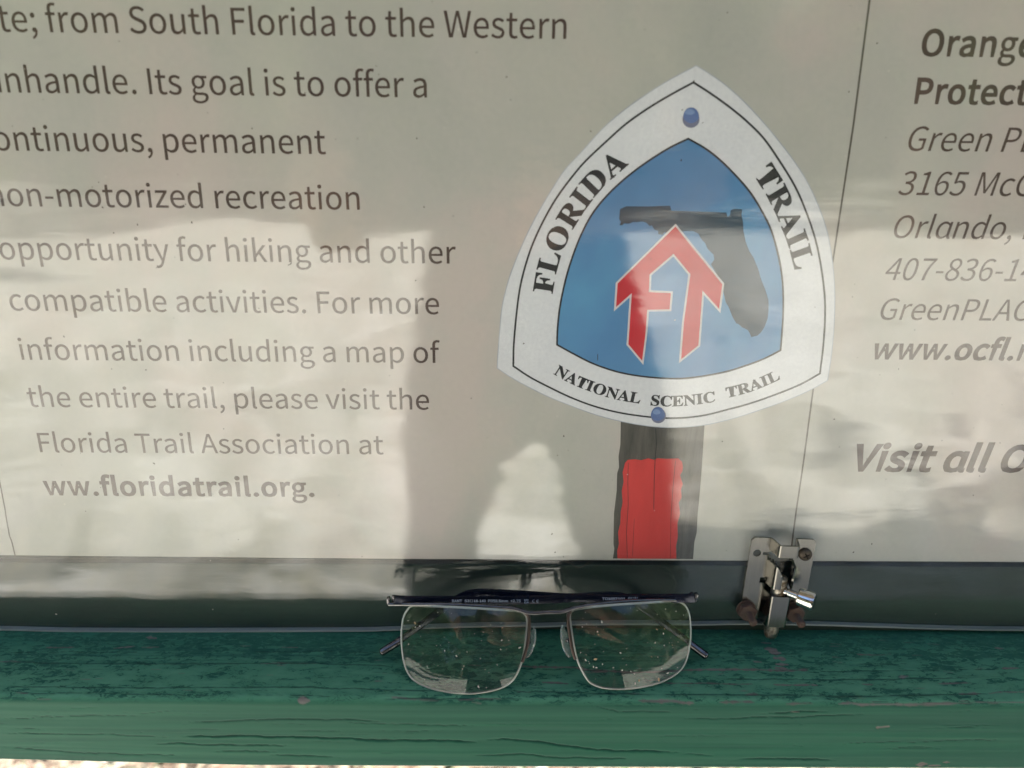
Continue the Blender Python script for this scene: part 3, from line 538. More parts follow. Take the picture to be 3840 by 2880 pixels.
me.polygons.foreach_set("use_smooth", [True] * len(me.polygons))
tag(link("ground", me, t.m), kind='structure')

# ---- straw and dry leaves lying behind and below the rail
def straw():
    bm = bmesh.new()
    cl = []
    for k in range(9500):
        x = random.uniform(-1.0, 1.1); y = random.uniform(.35, 1.6)
        L = random.uniform(.03, .14); w = random.uniform(.0012, .0035); a = random.uniform(0, math.pi)
        if random.random() < .25: w = random.uniform(.006, .016); L = random.uniform(.03, .07)
        z = GROUND_Z + .004 + random.random() * .018
        dx, dy = math.cos(a), math.sin(a); tl = random.uniform(-.12, .12)
        vs = []
        for q in range(3):
            s = (q / 2 - .5) * L
            ww = w * (1, 1, .35)[q]
            bow = (.25 - (q / 2 - .5) ** 2) * L * .25
            cx, cy, cz = x + dx * s - dy * bow, y + dy * s + dx * bow, z + s * tl + bow * .3
            vs.append((bm.verts.new((cx - dy * ww, cy + dx * ww, cz)), bm.verts.new((cx + dy * ww, cy - dx * ww, cz + w * .4))))
        m = random.choices((0, 1, 2), (5, 4, 1))[0]
        for q in range(2):
            f = bm.faces.new((vs[q][0], vs[q][1], vs[q + 1][1], vs[q + 1][0])); f.material_index = m
    me = bpy.data.meshes.new("straw_litter"); bm.to_mesh(me); bm.free()
    o = link("straw_litter", me)
    for nm, c in (("dry_straw", (.17, .13, .085)), ("brown_leaf", (.09, .045, .022)), ("green_blade", (.07, .12, .03))):
        q = NT(nm); n = q.noise(40, 4)
        q.set(Base_Color=q.ramp(n, [(.3, tuple(v * .7 for v in c)), (.7, tuple(min(1, v * 1.25) for v in c))]), Roughness=.8)
        me.materials.append(q.m)
    return tag(o, "dry straw and leaf litter on the sunlit ground below the rail", "straw", kind='stuff')
straw()

# ---- trees beyond the photographer: seen only in the reflections, and in the light they filter
tb = NT("bark"); nb = tb.noise(14, 6, .7, stretch=(1, 1, .15))
tb.set(Base_Color=tb.ramp(nb, [(.35, (.05, .038, .028)), (.7, (.16, .12, .09))]), Roughness=.95); tb.bump(nb, .6, .02)
M_LEAF = []
for i, c in enumerate(((.045, .085, .022), (.07, .12, .03), (.035, .062, .02))):
    q = NT("foliage"); n = q.noise(1.5, 3)
    q.set(Base_Color=q.ramp(n, [(.3, tuple(v * .7 for v in c)), (.7, tuple(v * 1.3 for v in c))]), Roughness=.6)
    M_LEAF.append(q.m)

def tree_meshes(seed, H, spread, nl):
    rd = random.Random(seed)
    bm = bmesh.new()
    lean = rd.uniform(-.3, .3)
    trunk = [(lean * s * s, .15 * math.sin(3 * s + seed), H * .82 * s) for s in np.linspace(0, 1, 8)]
    tube(bm, trunk, [.17 * (1 - .8 * s) + .02 + (.06 if s == 0 else 0) for s in np.linspace(0, 1, 8)], 9)
    tips = []
    for k in range(13):
        s = rd.uniform(.35, .95); i = int(s * 7)
        b = Vector(trunk[i]); a = rd.uniform(0, 2 * math.pi); L = spread * (1.15 - s * .7) * rd.uniform(.7, 1.1)
        e = b + Vector((math.cos(a) * L, math.sin(a) * L, L * rd.uniform(.15, .7)))
        mid = (b + e) / 2 + Vector((0, 0, L * .12))
        tube(bm, [b, mid, e], [.06 * (1.1 - s), .04 * (1.1 - s), .012], 6)
        tips += [e, mid, (mid + e) / 2]
    tips.append(Vector(trunk[-1]))
    tm = bpy.data.meshes.new("trunk"); bm.to_mesh(tm); bm.free(); tm.materials.append(tb.m)
    V = []; F = []
    for k in range(nl):
        tcn = rd.choice(tips); r = spread * .34
        d = Vector((rd.gauss(0, 1), rd.gauss(0, 1), rd.gauss(0, .7))) * r * .55
        p = tcn + d
        L = rd.uniform(.08, .19); n = Vector((rd.gauss(0, 1), rd.gauss(0, 1), rd.gauss(0, 1) + .6)).normalized()
        a = n.orthogonal().normalized(); a.rotate(Matrix.Rotation(rd.uniform(0, 6.28), 3, n)); b = n.cross(a) * .5
        i0 = len(V)
        V += [p - a * L, p + b * L, p + a * L, p - b * L]
        F.append((i0, i0 + 1, i0 + 2, i0 + 3))
    cm = bpy.data.meshes.new("crown"); cm.from_pydata([tuple(v) for v in V], [], F); cm.materials.append(M_LEAF[seed % 3])
    return tm, cm

TREES = [tree_meshes(0, 9.0, 2.8, 12000), tree_meshes(1, 11.5, 3.0, 14000), tree_meshes(2, 8.0, 2.9, 12000)]
TREE_SPOTS = [(-9.5, -12, 0, 1.2), (-6.5, -17, 1, 1.2), (-3.6, -14.5, 2, 1.1), (-.6, -19, 1, 1.3), (3.4, -15, 0, 1.1),
              (6.8, -12.5, 2, 1.2), (10.5, -14.5, 1, 1.2), (13.5, -10.5, 0, 1.3), (-13.5, -9, 1, 1.2), (-2.0, -24, 1, 1.6),
              (7.5, -23, 1, 1.6), (-10, -23, 0, 1.7), (15, -20, 1, 1.7), (2.6, -27, 0, 1.9), (-17, -17, 1, 1.7), (19, -12, 1, 1.5)]
ORD = "first second third fourth fifth sixth seventh eighth ninth tenth eleventh twelfth thirteenth fourteenth fifteenth sixteenth".split()
for k, (x, y, v, s) in enumerate(sorted(TREE_SPOTS)):
    r = empty("tree", (x, y, GROUND_Z))
    tag(r, "leafy tree of the wood opposite the kiosk, %s from the left" % ORD[k], "tree", "trees of the wood opposite the kiosk")
    for nm, me in (("trunk", TREES[v][0]), ("crown", TREES[v][1])):
        o = link(nm, me); o.parent = r
    r.scale = (s, s, s); r.rotation_euler = (0, 0, k * 1.7)

# two thin tall trees added unseen behind the kiosk to dapple the front ground
for k, (x, y) in enumerate([(-9.6, 0.4), (1.6, 2.0)]):
    tm, cm = tree_meshes(3 + k, 9.0, 2.1, 3400)
    r = empty("tree", (x, y, GROUND_Z))
    tag(r, ("thin", "slender")[k] + " tall tree added unseen behind the kiosk, the " + ("nearer", "farther")[k] + " of two dappling the ground", "tree", "unseen trees added to dapple the ground")
    for nm, me in (("trunk", tm), ("crown", cm)):
        o = link(nm, me); o.parent = r
    r.scale = (1.1, 1.1, 1.25)

# far wood closing the view behind those trees
def far_wood():
    V = []; F = []
    rd = random.Random(5)
    for k in range(26000):
        a = rd.uniform(math.pi * .98, math.pi * 2.02); R = rd.uniform(30, 42)
        top = 11.5 + 2.0 * math.sin(a * 7) + 2.0 * math.sin(a * 17 + 1)
        p = Vector((math.cos(a) * R, math.sin(a) * R, GROUND_Z + rd.random() ** .8 * top))
        L = rd.uniform(.3, .75); n = Vector((-math.cos(a) + rd.gauss(0, .5), -math.sin(a) + rd.gauss(0, .5), rd.gauss(0, .5))).normalized()
        u = n.orthogonal().normalized(); u.rotate(Matrix.Rotation(rd.uniform(0, 6.28), 3, n)); w = n.cross(u) * .8
        i0 = len(V)
        V += [p - u * L, p + w * L, p + u * L, p - w * L]; F.append((i0, i0 + 1, i0 + 2, i0 + 3))
    me = bpy.data.meshes.new("far_wood"); me.from_pydata([tuple(v) for v in V], [], F)
    tag(link("far_wood", me, M_LEAF[0]), "far dark wood closing the clearing opposite the kiosk", "wood", kind='stuff')
far_wood()

# ================================================================== KIOSK
kiosk = tag(empty("information_kiosk", (.02, .03, GROUND_Z)), "green painted wooden kiosk carrying the poster case above the weathered rail", "kiosk")

def m_green(name, top=False):
    t = NT(name)
    grain = t.noise(30, 8, .7, stretch=(.03, 1, 1), dist=.4)
    grain2 = t.noise(160, 6, .65, stretch=(.02, 1, 1), dist=.5)
    cloud = t.noise(16, 5, .6, stretch=(.4, 1, 1))
    base = t.ramp(cloud, [(.3, (.012, .108, .061)), (.52, (.017, .130, .074)), (.72, (.030, .160, .094))])
    base = t.mix(t.ramp(grain, [(.38, .8), (.56, 0)]), base, (.012, .080, .054))
    base = t.mix(t.ramp(grain2, [(.34, .6), (.5, 0)]), base, (.012, .078, .052))
    if top:
        wear = t.attr("wear")                     # 1 on the weathered top, 0 on the front face
        back = t.attr("back")                     # 1 in the darker teal strip next to the pane
        # blistered top coat: pale scabs over a darker undercoat, drawn out along the grain
        vec = t.coord((.42, 1, 1))
        n1 = t.noise(520, 6, .7, vec=vec, dist=.9)
        n2 = t.noise(210, 5, .62, stretch=(.33, 1, 1), dist=.5, loc=(.3, .1, 0))
        n3 = t.noise(24, 4, .6, stretch=(.35, 1, 1), loc=(.7, .1, 0))
        s = t.math('ADD', t.math('MULTIPLY', n1, .55), t.math('MULTIPLY', n2, .45))
        s = t.math('ADD', s, t.math('MULTIPLY', t.math('SUBTRACT', n3, .5), .35))
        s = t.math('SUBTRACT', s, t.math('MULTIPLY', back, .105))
        scab = t.ramp(s, [(.425, 0), (.455, 1)])
        n4 = t.noise(330, 5, .62, stretch=(.45, 1, 1), dist=.8, loc=(.2, 0, .4))
        vein = t.ramp(t.math('ABSOLUTE', t.math('SUBTRACT', n4, .5)), [(.006, 0), (.022, 1)])
        patchy = t.ramp(n2, [(.42, 0), (.56, 1)])
        scab = t.math('MULTIPLY', scab, t.math('MAXIMUM', vein, patchy))
        pale = t.ramp(n2, [(.3, (.066, .245, .145)), (.7, (.115, .320, .198))])
        dark = t.ramp(n1, [(.3, (.020, .110, .074)), (.7, (.042, .160, .106))])
        teal = t.ramp(n1, [(.3, (.008, .108, .074)), (.7, (.026, .170, .112))])
        pale = t.mix(t.math('MULTIPLY', back, .8), pale, teal)
        topc = t.mix(scab, dark, pale)
        grain3 = t.noise(90, 6, .7, stretch=(.02, 1, 1))
        topc = t.mix(t.ramp(grain3, [(.33, .75), (.45, 0)]), topc, (.008, .07, .06))
        base = t.mix(wear, base, topc)
        # specks of pollen and lint
        bare = t.attr("bare")
        wood = t.ramp(t.noise(240, 6, .7, stretch=(.08, 1, 1)), [(.3, (.10, .088, .080)), (.7, (.26, .235, .215))])
        base = t.mix(bare, base, wood)
        crack = t.attr("crack")
        base = t.mix(t.math('MULTIPLY', crack, .72), base, (.008, .034, .028))
        h = t.math('ADD', t.math('MULTIPLY', scab, wear), t.math('MULTIPLY', grain2, .8))
        h = t.math('SUBTRACT', h, t.math('MULTIPLY', bare, 1.2))
        rr = t.mix(wear, t.ramp(grain, [(.3, .62), (.7, .48)]), t.ramp(n1, [(.3, .7), (.7, .5)]))
        t.set(Base_Color=base, Roughness=rr)
        t.bump(h, .55, .00022)
    else:
        t.set(Base_Color=base, Roughness=.55)
        t.bump(t.math('ADD', grain, grain2), .4, .0004)
    t.b.inputs['Specular IOR Level'].default_value = .25
    return t.m
M_GREEN = m_green("green_paint")
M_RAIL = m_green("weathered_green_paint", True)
td = NT("dark_green_backing")
dn = td.noise(60, 7, .7, stretch=(.05, 1, 1))
td.set(Base_Color=td.ramp(dn, [(.3, (.006, .018, .014)), (.7, (.014, .038, .027))]), Roughness=.6); td.bump(dn, .4, .0006)
M_BACK = td.m

# backing board behind the poster
bm = bmesh.new(); box(bm, (-520, 3.0, -232), (600, 21.0, 560), 1.0)
bm_obj("backing_board", bm, M_BACK, kiosk)
bm = bmesh.new(); box(bm, (-519, -1.1, -231), (599, 2.9, -176.2), .5)
bm_obj("bottom_trim", bm, M_BACK, kiosk)
for x in (-610, 600):
    bm = bmesh.new(); box(bm, (x, -20, GROUND_Z * 1000), (x + 90, 70, 760), 3)
    bm_obj("post", bm, M_GREEN, kiosk)
bm = bmesh.new(); box(bm, (-519, -30, 560), (599, 30, 650), 3)
bm_obj("upper_rail", bm, M_GREEN, kiosk)
# gable roof with shallow pitch, unseen, overhangs lengthened to throw shade in front
ts = NT("roof_boards"); sn = ts.noise(8, 6, .7, stretch=(1, .1, 1))
ts.set(Base_Color=ts.ramp(sn, [(.3, (.10, .075, .055)), (.7, (.22, .17, .13))]), Roughness=.9)
for sgn in (-1, 1):
    bm = bmesh.new()
    P = [(0, 25, 960), (0, 25, 985), (0, 25 + sgn * 560, 745), (0, 25 + sgn * 560, 720)]
    v = [bm.verts.new((x, p[1], p[2])) for x in (-800, 800) for p in P]
    for f in ((0, 1, 2, 3), (7, 6, 5, 4), (0, 4, 5, 1), (1, 5, 6, 2), (2, 6, 7, 3), (3, 7, 4, 0)):
        bm.faces.new([v[i] for i in f])
    bm_obj("roof", bm, ts.m, kiosk)

# ---- the weathered rail: a sloping timber, gridded finely so that its checks are real grooves
def vnoise(nx, ny, sx, sy, seed):
    r = np.random.default_rng(seed)
    gx, gy = int(nx / sx) + 3, int(ny / sy) + 3
    G = r.random((gx, gy))
    fx = np.arange(nx) / sx; fy = np.arange(ny) / sy
    ix = fx.astype(int); iy = fy.astype(int)
    tx = (fx - ix)[:, None]; ty = (fy - iy)[None, :]
    tx = tx * tx * (3 - 2 * tx); ty = ty * ty * (3 - 2 * ty)
    a = G[ix][:, iy]; b = G[ix + 1][:, iy]; c = G[ix][:, iy + 1]; d = G[ix + 1][:, iy + 1]
    return (a * (1 - tx) + b * tx) * (1 - ty) + (c * (1 - tx) + d * tx) * ty

FRONT_Y = -42.0
def build_rail():
    # profile (y, z) mm with arclength; top from behind the pane to the rounded nose, front face down to the bottom edge
    zf = rail_z(FRONT_Y)
    rr = 3.6
    prof = []
    ys = np.arange(14, FRONT_Y + rr, -.42)
    for y in ys: prof.append((y, rail_z(y)))
    # rounded nose
    a0 = math.atan(RAIL_SLOPE)
    cy, cz = FRONT_Y + rr, rail_z(FRONT_Y + rr) - rr
    for k in range(1, 12):
        a = math.radians(90) * k / 12
        prof.append((cy - rr * math.sin(a), cz + rr * math.cos(a)))
    zb = at(1900, 2876, FRONT_Y)[2]
    zl = at(0, 2850, FRONT_Y)[2]
    z = cz
    while z > zb:
        prof.append((FRONT_Y, z)); z -= .42
    prof.append((FRONT_Y + .9, zb - 1.0)); prof.append((14, zb - 1.0))
    prof = np.array(prof)
    ns = len(prof)
    xs = np.concatenate([np.linspace(-515, -262, 20), np.arange(-260, 292, .42), np.linspace(293, 595, 20)])
    nx = len(xs)
    seg = np.sqrt((np.diff(prof, axis=0) ** 2).sum(1)); S = np.concatenate([[0], np.cumsum(seg)])
    # outward normal of the profile
    dT = np.gradient(prof, axis=0); nrm = np.stack([dT[:, 1], -dT[:, 0]], 1); nrm /= np.linalg.norm(nrm, axis=1)[:, None]
    nrm[nrm[:, 1] * 1 + nrm[:, 0] * -1 < 0] *= -1
    nose = np.argmax(prof[:, 0] <= FRONT_Y + rr)
    topness = np.clip((S[nose] + 4.6 - S) / 2.6, 0, 1)
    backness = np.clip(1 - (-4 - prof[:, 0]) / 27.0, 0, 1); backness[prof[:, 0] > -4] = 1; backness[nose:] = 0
    disp = np.zeros((nx, ns)); crack = np.zeros((nx, ns)); bare = np.zeros((nx, ns))
    X = xs[:, None]
    # grain ridges and undulation
    ridg = vnoise(nx, ns, 420, 5, 1) * .28 + vnoise(nx, ns, 180, 2.2, 2) * .14 + vnoise(nx, ns, 700, 22, 3) * .7 - .5
    disp += ridg * .55
    wander = vnoise(nx, 8, 190, 3, 4)
    def s_of(u, v):
        """pixel -> (x, s) on the rail surface"""
        d = ray(u, v); best = None
        zz = CAM_Y * 1000
        py = prof[:, 0]; pz = prof[:, 1]
        tt = (py - zz) / d[1]
        diff = (tt * d[2] - pz)[:-4]
        idx = np.where((diff[:-1] > 0) != (diff[1:] > 0))[0]
        i = idx[np.argmin(tt[idx])] if len(idx) else int(np.argmin(np.abs(diff)))
        return tt[i] * d[0], S[i]
    def groove(pts, w, depth, colour=1.0, seed=0):
        """pts in pixels of the photograph; a check along them"""
        q = np.array([s_of(p[0], min(p[1], 2848)) for p in pts])
        q = q[np.argsort(q[:, 0])]
        xa, xb = q[0, 0], q[-1, 0]
        m = (xs >= xa) & (xs <= xb)
        if m.sum() < 3: return
        xx = xs[m]; sc = np.interp(xx, q[:, 0], q[:, 1])
        r = np.random.default_rng(seed)
        jit = np.interp(xx, np.arange(xa - 1, xb + 2, 1.7), r.normal(0, .10, len(np.arange(xa - 1, xb + 2, 1.7))))
        jit = jit + np.interp(xx, np.arange(xa - 4, xb + 10, 7.0), r.normal(0, .22, len(np.arange(xa - 4, xb + 10, 7.0))))
        sc = sc + jit; w = w * .9
        tap = np.clip(np.minimum(xx - xa, xb - xx) / 9.0, 0, 1) ** .6
        ww = w * tap * (.65 + .7 * np.interp(xx, np.arange(xa - 1, xb + 3, 2.5), r.random(len(np.arange(xa - 1, xb + 3, 2.5)))))
        D = np.abs(S[None, :] - sc[:, None]) / np.maximum(ww[:, None], .05)
        g = np.exp(-D ** 2 * 1.2) * tap[:, None]
        disp[m] -= depth * g
        crack[m] = np.maximum(crack[m], np.clip(g * 1.5 - .25, 0, 1) * colour)
    def chip(pts, w, seed=0, col=1.0, depth=.25):
        """flaked-off paint along pts, w = half width in mm"""
        q = np.array([s_of(*p) for p in pts]); q = q[np.argsort(q[:, 0])]
        xa, xb = q[0, 0], q[-1, 0]
        m = (xs >= xa - 1) & (xs <= xb + 1)
        xx = xs[m]; sc = np.interp(xx, q[:, 0], q[:, 1])
        r = np.random.default_rng(seed + 50)
        k = np.arange(xa - 3, xb + 5, 1.3)
        ww = w * (.35 + 1.0 * np.interp(xx, k, r.random(len(k))))
        tap = np.clip(np.minimum(xx - xa + 1, xb + 1 - xx) / 2.2, 0, 1) ** .5
        k2 = np.arange(xa - 6, xb + 12, 5.0)
        off = np.interp(xx, k2, r.normal(0, .22, len(k2)))
        D = np.abs(S[None, :] - (sc + off)[:, None])
        g = np.clip((ww * tap)[:, None] - D + .2, 0, .4) / .4
        disp[m] -= depth * g
        bare[m] = np.maximum(bare[m], g * col)
    def Z(x, y):      # pixel in the lower-left enlargement -> photograph
        return (x * .5787, 1920 + y * .5787)
    def Zm(x, y): return (1280 + x * .5787, 1920 + y * .5787)
    def Zr(x, y): return (2560 + x * .5787, 1920 + y * .5787)
    G = [  # checks in the timber
        ([Z(0, 972), Z(120, 968), Z(300, 978), Z(780, 983), Z(1250, 976), Z(1800, 980), Z(2050, 980), Zm(0, 985), Zm(380, 1000)], .38, .5),
        ([Z(1700, 984), Z(2050, 977), Zm(-20, 986)], .5, .6),
        ([Z(0, 914), Z(500, 910), Z(1000, 912)], .22, .25), ([Z(1550, 908), Z(2212, 906), Zm(380, 922)], .22, .25),
        ([Z(0, 1136), Z(520, 1136), Z(800, 1142), Z(1380, 1140), Z(1700, 1138), Z(2212, 1148), Zm(400, 1158), Zm(800, 1168)], .38, .5),
        ([Z(0, 1188), Z(500, 1192), Z(900, 1200), Z(1400, 1206)], .25, .3), ([Z(1500, 1196), Z(2212, 1200)], .22, .25),
        ([Zm(1050, 1165), Zm(1500, 1172), Zm(1800, 1185), Zm(2212, 1188), Zr(600, 1190), Zr(1000, 1194), Zr(1500, 1188), Zr(2000, 1178)], .42, .55),
        ([Zm(1160, 1012), Zm(1500, 1018), Zm(2212, 1022)], .25, .3),
        ([Zr(200, 1082), Zr(700, 1085), Zr(1100, 1090), Zr(1500, 1080), Zr(1850, 1076)], .36, .5),
        ([Zr(250, 928), Zr(620, 922), Zr(800, 930)], .28, .35),
        ([Zr(700, 1038), Zr(1200, 1030), Zr(1900, 1022), Zr(2200, 1012)], .25, .3),
        ([Zm(250, 1215), Zm(700, 1222), Zm(1200, 1224)], .3, .3),
        # front face
        ([Z(1200, 1376), Z(1420, 1370), Z(1700, 1356), Z(2212, 1360), Zm(300, 1368)], .3, .4), ([Z(0, 1372), Z(400, 1345), Z(900, 1340)], .22, .25),
        ([Z(1150, 1478), Z(1370, 1470), Z(1550, 1466), Z(1700, 1474), Z(1860, 1466), Z(2212, 1480), Zm(300, 1490), Zm(900, 1502)], .45, .7),
        ([Z(980, 1530), Z(1140, 1518), Z(1300, 1528), Z(1480, 1522), Z(1900, 1524)], .36, .5),
        ([Z(1350, 1568), Z(1560, 1564), Z(1800, 1566)], .3, .4), ([Z(1720, 1588), Z(2000, 1592), Z(2212, 1600)], .36, .5),
        ([Z(0, 1470), Z(300, 1464), Z(700, 1470), Z(1100, 1482)], .24, .3), ([Z(0, 1575), Z(500, 1600), Z(1000, 1608), Z(1200, 1598)], .28, .35),
        ([Z(60, 1440), Z(180, 1436), Z(300, 1442)], .22, .25),
        ([Zm(0, 1372), Zm(500, 1392), Zm(900, 1388)], .24, .3), ([Zm(930, 1492), Zm(1080, 1486), Zm(1250, 1496), Zm(1500, 1528), Zm(1700, 1550), Zm(2212, 1560)], .42, .6),
        ([Zm(850, 1582), Zm(1160, 1580), Zm(1400, 1592), Zm(1900, 1608)], .34, .45), ([Zm(1600, 1260), Zm(1800, 1300), Zm(2212, 1296)], .26, .3),
        ([Zr(0, 1345), Zr(400, 1338), Zr(1200, 1312)], .28, .35), ([Zr(500, 1308), Zr(720, 1298), Zr(960, 1292)], .32, .45),
        ([Zr(350, 1594), Zr(600, 1600), Zr(1000, 1604)], .36, .5), ([Zr(0, 1575), Zr(260, 1582)], .3, .4),
        ([Zr(690, 1514), Zr(800, 1518)], .3, .4), ([Zr(1700, 1395), Zr(1950, 1388)], .3, .3), ([Zr(1000, 1500), Zr(1500, 1490), Zr(2100, 1470)], .2, .2),
    ]
    for k, (p, w, d) in enumerate(G): groove(p, w, d, seed=k)
    r = np.random.default_rng(77)
    for k in range(105):                   # fine short checks everywhere
        u = r.uniform(-80, 3900); v = r.uniform(2400, 2835); L = r.uniform(40, 330)
        if v < 2400: continue
        groove([(u, v), (u + L / 2, v + r.normal(0, 3)), (u + L, v + r.normal(0, 4))], r.uniform(.12, .26), r.uniform(.1, .25), colour=r.uniform(.3, .8), seed=200 + k)
    CH = [ # bare wood where paint has flaked
        ([Z(310, 882), Z(400, 880), Z(470, 882)], .35), ([Z(750, 880), Z(860, 879)], .35), ([Z(930, 876), Z(985, 876)], .3), ([Z(960, 815), Z(1005, 820)], .9),
        ([Z(1820, 880), Z(1920, 880)], .2), ([Z(105, 1190), Z(155, 1191)], .45), ([Z(1940, 1235), Z(1990, 1240)], 1.6),
        ([Z(10, 970), Z(120, 968)], .3), ([Z(1700, 981), Z(2040, 978)], .28),
        ([Zm(1165, 1004), Zm(1260, 1008), Zm(1510, 1004), Zm(1640, 1022), Zm(1900, 1030), Zm(2212, 1024), Zr(200, 1020), Zr(480, 1024), Zr(800, 1026)], .62),
        ([Zm(320, 1218), Zm(630, 1224)], .28), ([Zm(760, 1224), Zm(1020, 1222)], .22), ([Zm(1310, 1106), Zm(1400, 1108), Zm(1460, 1112)], .5),
        ([Zm(1940, 1232), Zm(2120, 1232), Zm(2212, 1236), Zr(60, 1238)], .7), ([Zr(250, 1240), Zr(450, 1242)], .5), ([Zr(680, 1243), Zr(830, 1244)], .45),
        ([Zr(1020, 1250), Zr(1300, 1252), Zr(1600, 1249), Zr(1780, 1244)], .5), ([Zr(1790, 1240), Zr(2205, 1234)], .2),
        ([Zr(0, 1112), Zr(300, 1116), Zr(440, 1116)], .32), ([Zr(600, 1124), Zr(860, 1124)], .45), ([Zm(2100, 1108), Zm(2212, 1110)], .35),
        ([Zr(1140, 926), Zr(1235, 928)], .5), ([Zr(1235, 928), Zr(1340, 930)], .15), ([Zr(1410, 1068), Zr(1455, 1068)], .75), ([Zr(1175, 1118), Zr(1220, 1118)], .45),
        ([Zr(1670, 1116), Zr(1860, 1110)], .35), ([Zr(1800, 1178), Zr(1920, 1176)], .5), ([Zr(1990, 1180), Zr(2210, 1170)], .3), ([Zr(2080, 1012), Zr(2165, 1010)], .6),
        ([Zr(1265, 1400), Zr(1330, 1390)], .9), ([Zr(1520, 1640), Zr(1570, 1636)], 1.3), ([Zr(1600, 1644), Zr(1660, 1640)], .5), ([Zr(1695, 1622), Zr(1715, 1622)], .5),
        ([Zr(710, 1300), Zr(745, 1302)], .35), ([Zr(2035, 886), Zr(2065, 887)], .5), ([Zr(420, 1188), Zr(480, 1189)], .5), ([Zr(470, 974), Zr(500, 974)], .5),
        # scar rubbed by the bolt
        ([Zr(540, 890), Zr(600, 894)], 1.5), ([Zr(575, 915), Zr(625, 920)], 1.6), ([Zr(600, 948), Zr(655, 955)], 1.3), ([Zr(612, 985), Zr(672, 990)], .8), ([Zr(610, 1010), Zr(670, 1016)], .8),
        ([Zr(520, 850), Zr(560, 852)], .7),
    ]
    for k, (p, w) in enumerate(CH): chip(p, w, seed=k)
    for k in range(46):
        u = r.uniform(0, 3840); v = r.uniform(2400, 2640); L = r.uniform(6, 40)
        chip([(u, v), (u + L, v + r.normal(0, 1))], r.uniform(.1, .28), seed=400 + k, col=r.uniform(.5, 1))
    keep = ((xs > -262) & (xs < 292))[:, None]
    disp = np.where(keep, disp, 0)
    disp[:, -3:] = 0
    Y = prof[:, 0][None, :] + disp * nrm[:, 0][None, :]
    Zc = prof[:, 1][None, :] + disp * nrm[:, 1][None, :]
    Xg = np.broadcast_to(X, Y.shape)
    frontpull = np.clip((-34 - prof[:, 0]) / 6, 0, 1)[None, :]
    Y = Y + frontpull * np.interp(xs, [-515, -200, 30, 240], [1.9, 1.7, .3, -.3])[:, None]
    low = np.clip((-225 - prof[:, 1]) / 20, 0, 1)[None, :]
    Zc = Zc + low * (np.interp(xs, [-515, at(0, 2850, FRONT_Y)[0], at(900, 2870, FRONT_Y)[0], at(1900, 2876, FRONT_Y)[0]], [zl - zb - 1.0, zl - zb - 1.0, -.1, 0]))[:, None]
    co = np.stack([Xg, Y, Zc], -1).reshape(-1, 3) * MM
    i, j = np.meshgrid(np.arange(nx - 1), np.arange(ns), indexing='ij')
    a = i * ns + j; b = i * ns + (j + 1) % ns
    faces = np.stack([a, a + ns, b + ns, b], -1).reshape(-1, 4)
    me = bpy.data.meshes.new("rail")
    nV, nF = len(co), len(faces)
    caps = [list(range(ns)), [(nx - 1) * ns + q for q in range(ns)][::-1]]
    me.vertices.add(nV); me.vertices.foreach_set("co", co.ravel())
    me.loops.add(nF * 4 + 2 * ns); me.polygons.add(nF + 2)
    me.loops.foreach_set("vertex_index", np.concatenate([faces.ravel(), np.array(caps).ravel()]).astype(np.int32))
    ls = np.concatenate([np.arange(nF) * 4, [nF * 4, nF * 4 + ns]]).astype(np.int32)
    me.polygons.foreach_set("loop_start", ls)
    me.polygons.foreach_set("use_smooth", np.concatenate([np.ones(nF, bool), [False, False]]))
    me.update(calc_edges=True); me.validate()
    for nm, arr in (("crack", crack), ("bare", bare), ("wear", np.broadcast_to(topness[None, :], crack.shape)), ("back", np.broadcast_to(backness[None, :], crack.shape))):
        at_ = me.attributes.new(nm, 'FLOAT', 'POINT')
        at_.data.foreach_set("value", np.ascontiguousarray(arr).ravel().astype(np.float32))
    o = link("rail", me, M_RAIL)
    o['label'] = "weathered green timber rail with flaking paint and long cracks"
    setparent(o, kiosk)
build_rail()

# ================================================================== POSTER
POSTER_TXT = (.075, .046, .037)
t = NT("poster_paper")
p1 = t.noise(7.5, 5, .6, dist=.5); p2 = t.noise(16, 5, .62, stretch=(1, 1, .6), dist=.4, loc=(3, 0, 1)); p3 = t.noise(420, 3, .6)
base = t.ramp(p1, [(.36, (.455, .455, .42)), (.5, (.525, .50, .47)), (.62, (.605, .515, .49))])
base = t.mix(t.ramp(p2, [(.45, 0), (.66, .35)]), base, (.55, .545, .47))
base = t.mix(.25, base, t.ramp(p3, [(.3, (.40, .40, .33)), (.7, (.50, .49, .41))]))
t.set(Base_Color=base, Roughness=.75); t.b.inputs['Specular IOR Level'].default_value = .2
M_PAPER = t.m
M_TEXT = m_print("brown_ink", POSTER_TXT, .12)
M_BLACK = m_print("black_ink", (.030, .030, .033), .35)
t = NT("white_print"); n = t.noise(30, 6, .65); n2 = t.noise(700, 2)
t.set(Base_Color=t.mix(.4, t.ramp(n, [(.3, (.66, .665, .70)), (.7, (.78, .78, .80))]), t.ramp(n2, [(.3, (.62, .62, .66)), (.7, (.8, .8, .82))])), Roughness=.7)
M_WHITE = t.m
t = NT("blue_print"); n = t.noise(11, 5, .6, stretch=(1, 1, .7), dist=.6)
t.set(Base_Color=t.ramp(n, [(.3, (.065, .19, .38)), (.5, (.085, .24, .46)), (.68, (.11, .34, .55))]), Roughness=.7)
M_BLUE = t.m
M_REDP = m_print("red_print", (.56, .028, .040), .1)
M_PALE = m_print("pale_outline_print", (.66, .62, .62), .06)
M_STATE = m_print("dark_slate_print", (.016, .050, .086), .2)
M_BOLTP = m_print("bolt_photo_print", (.11, .17, .36), .35)
M_BOLTD = m_print("bolt_shadow_print", (.17, .18, .26), .3)
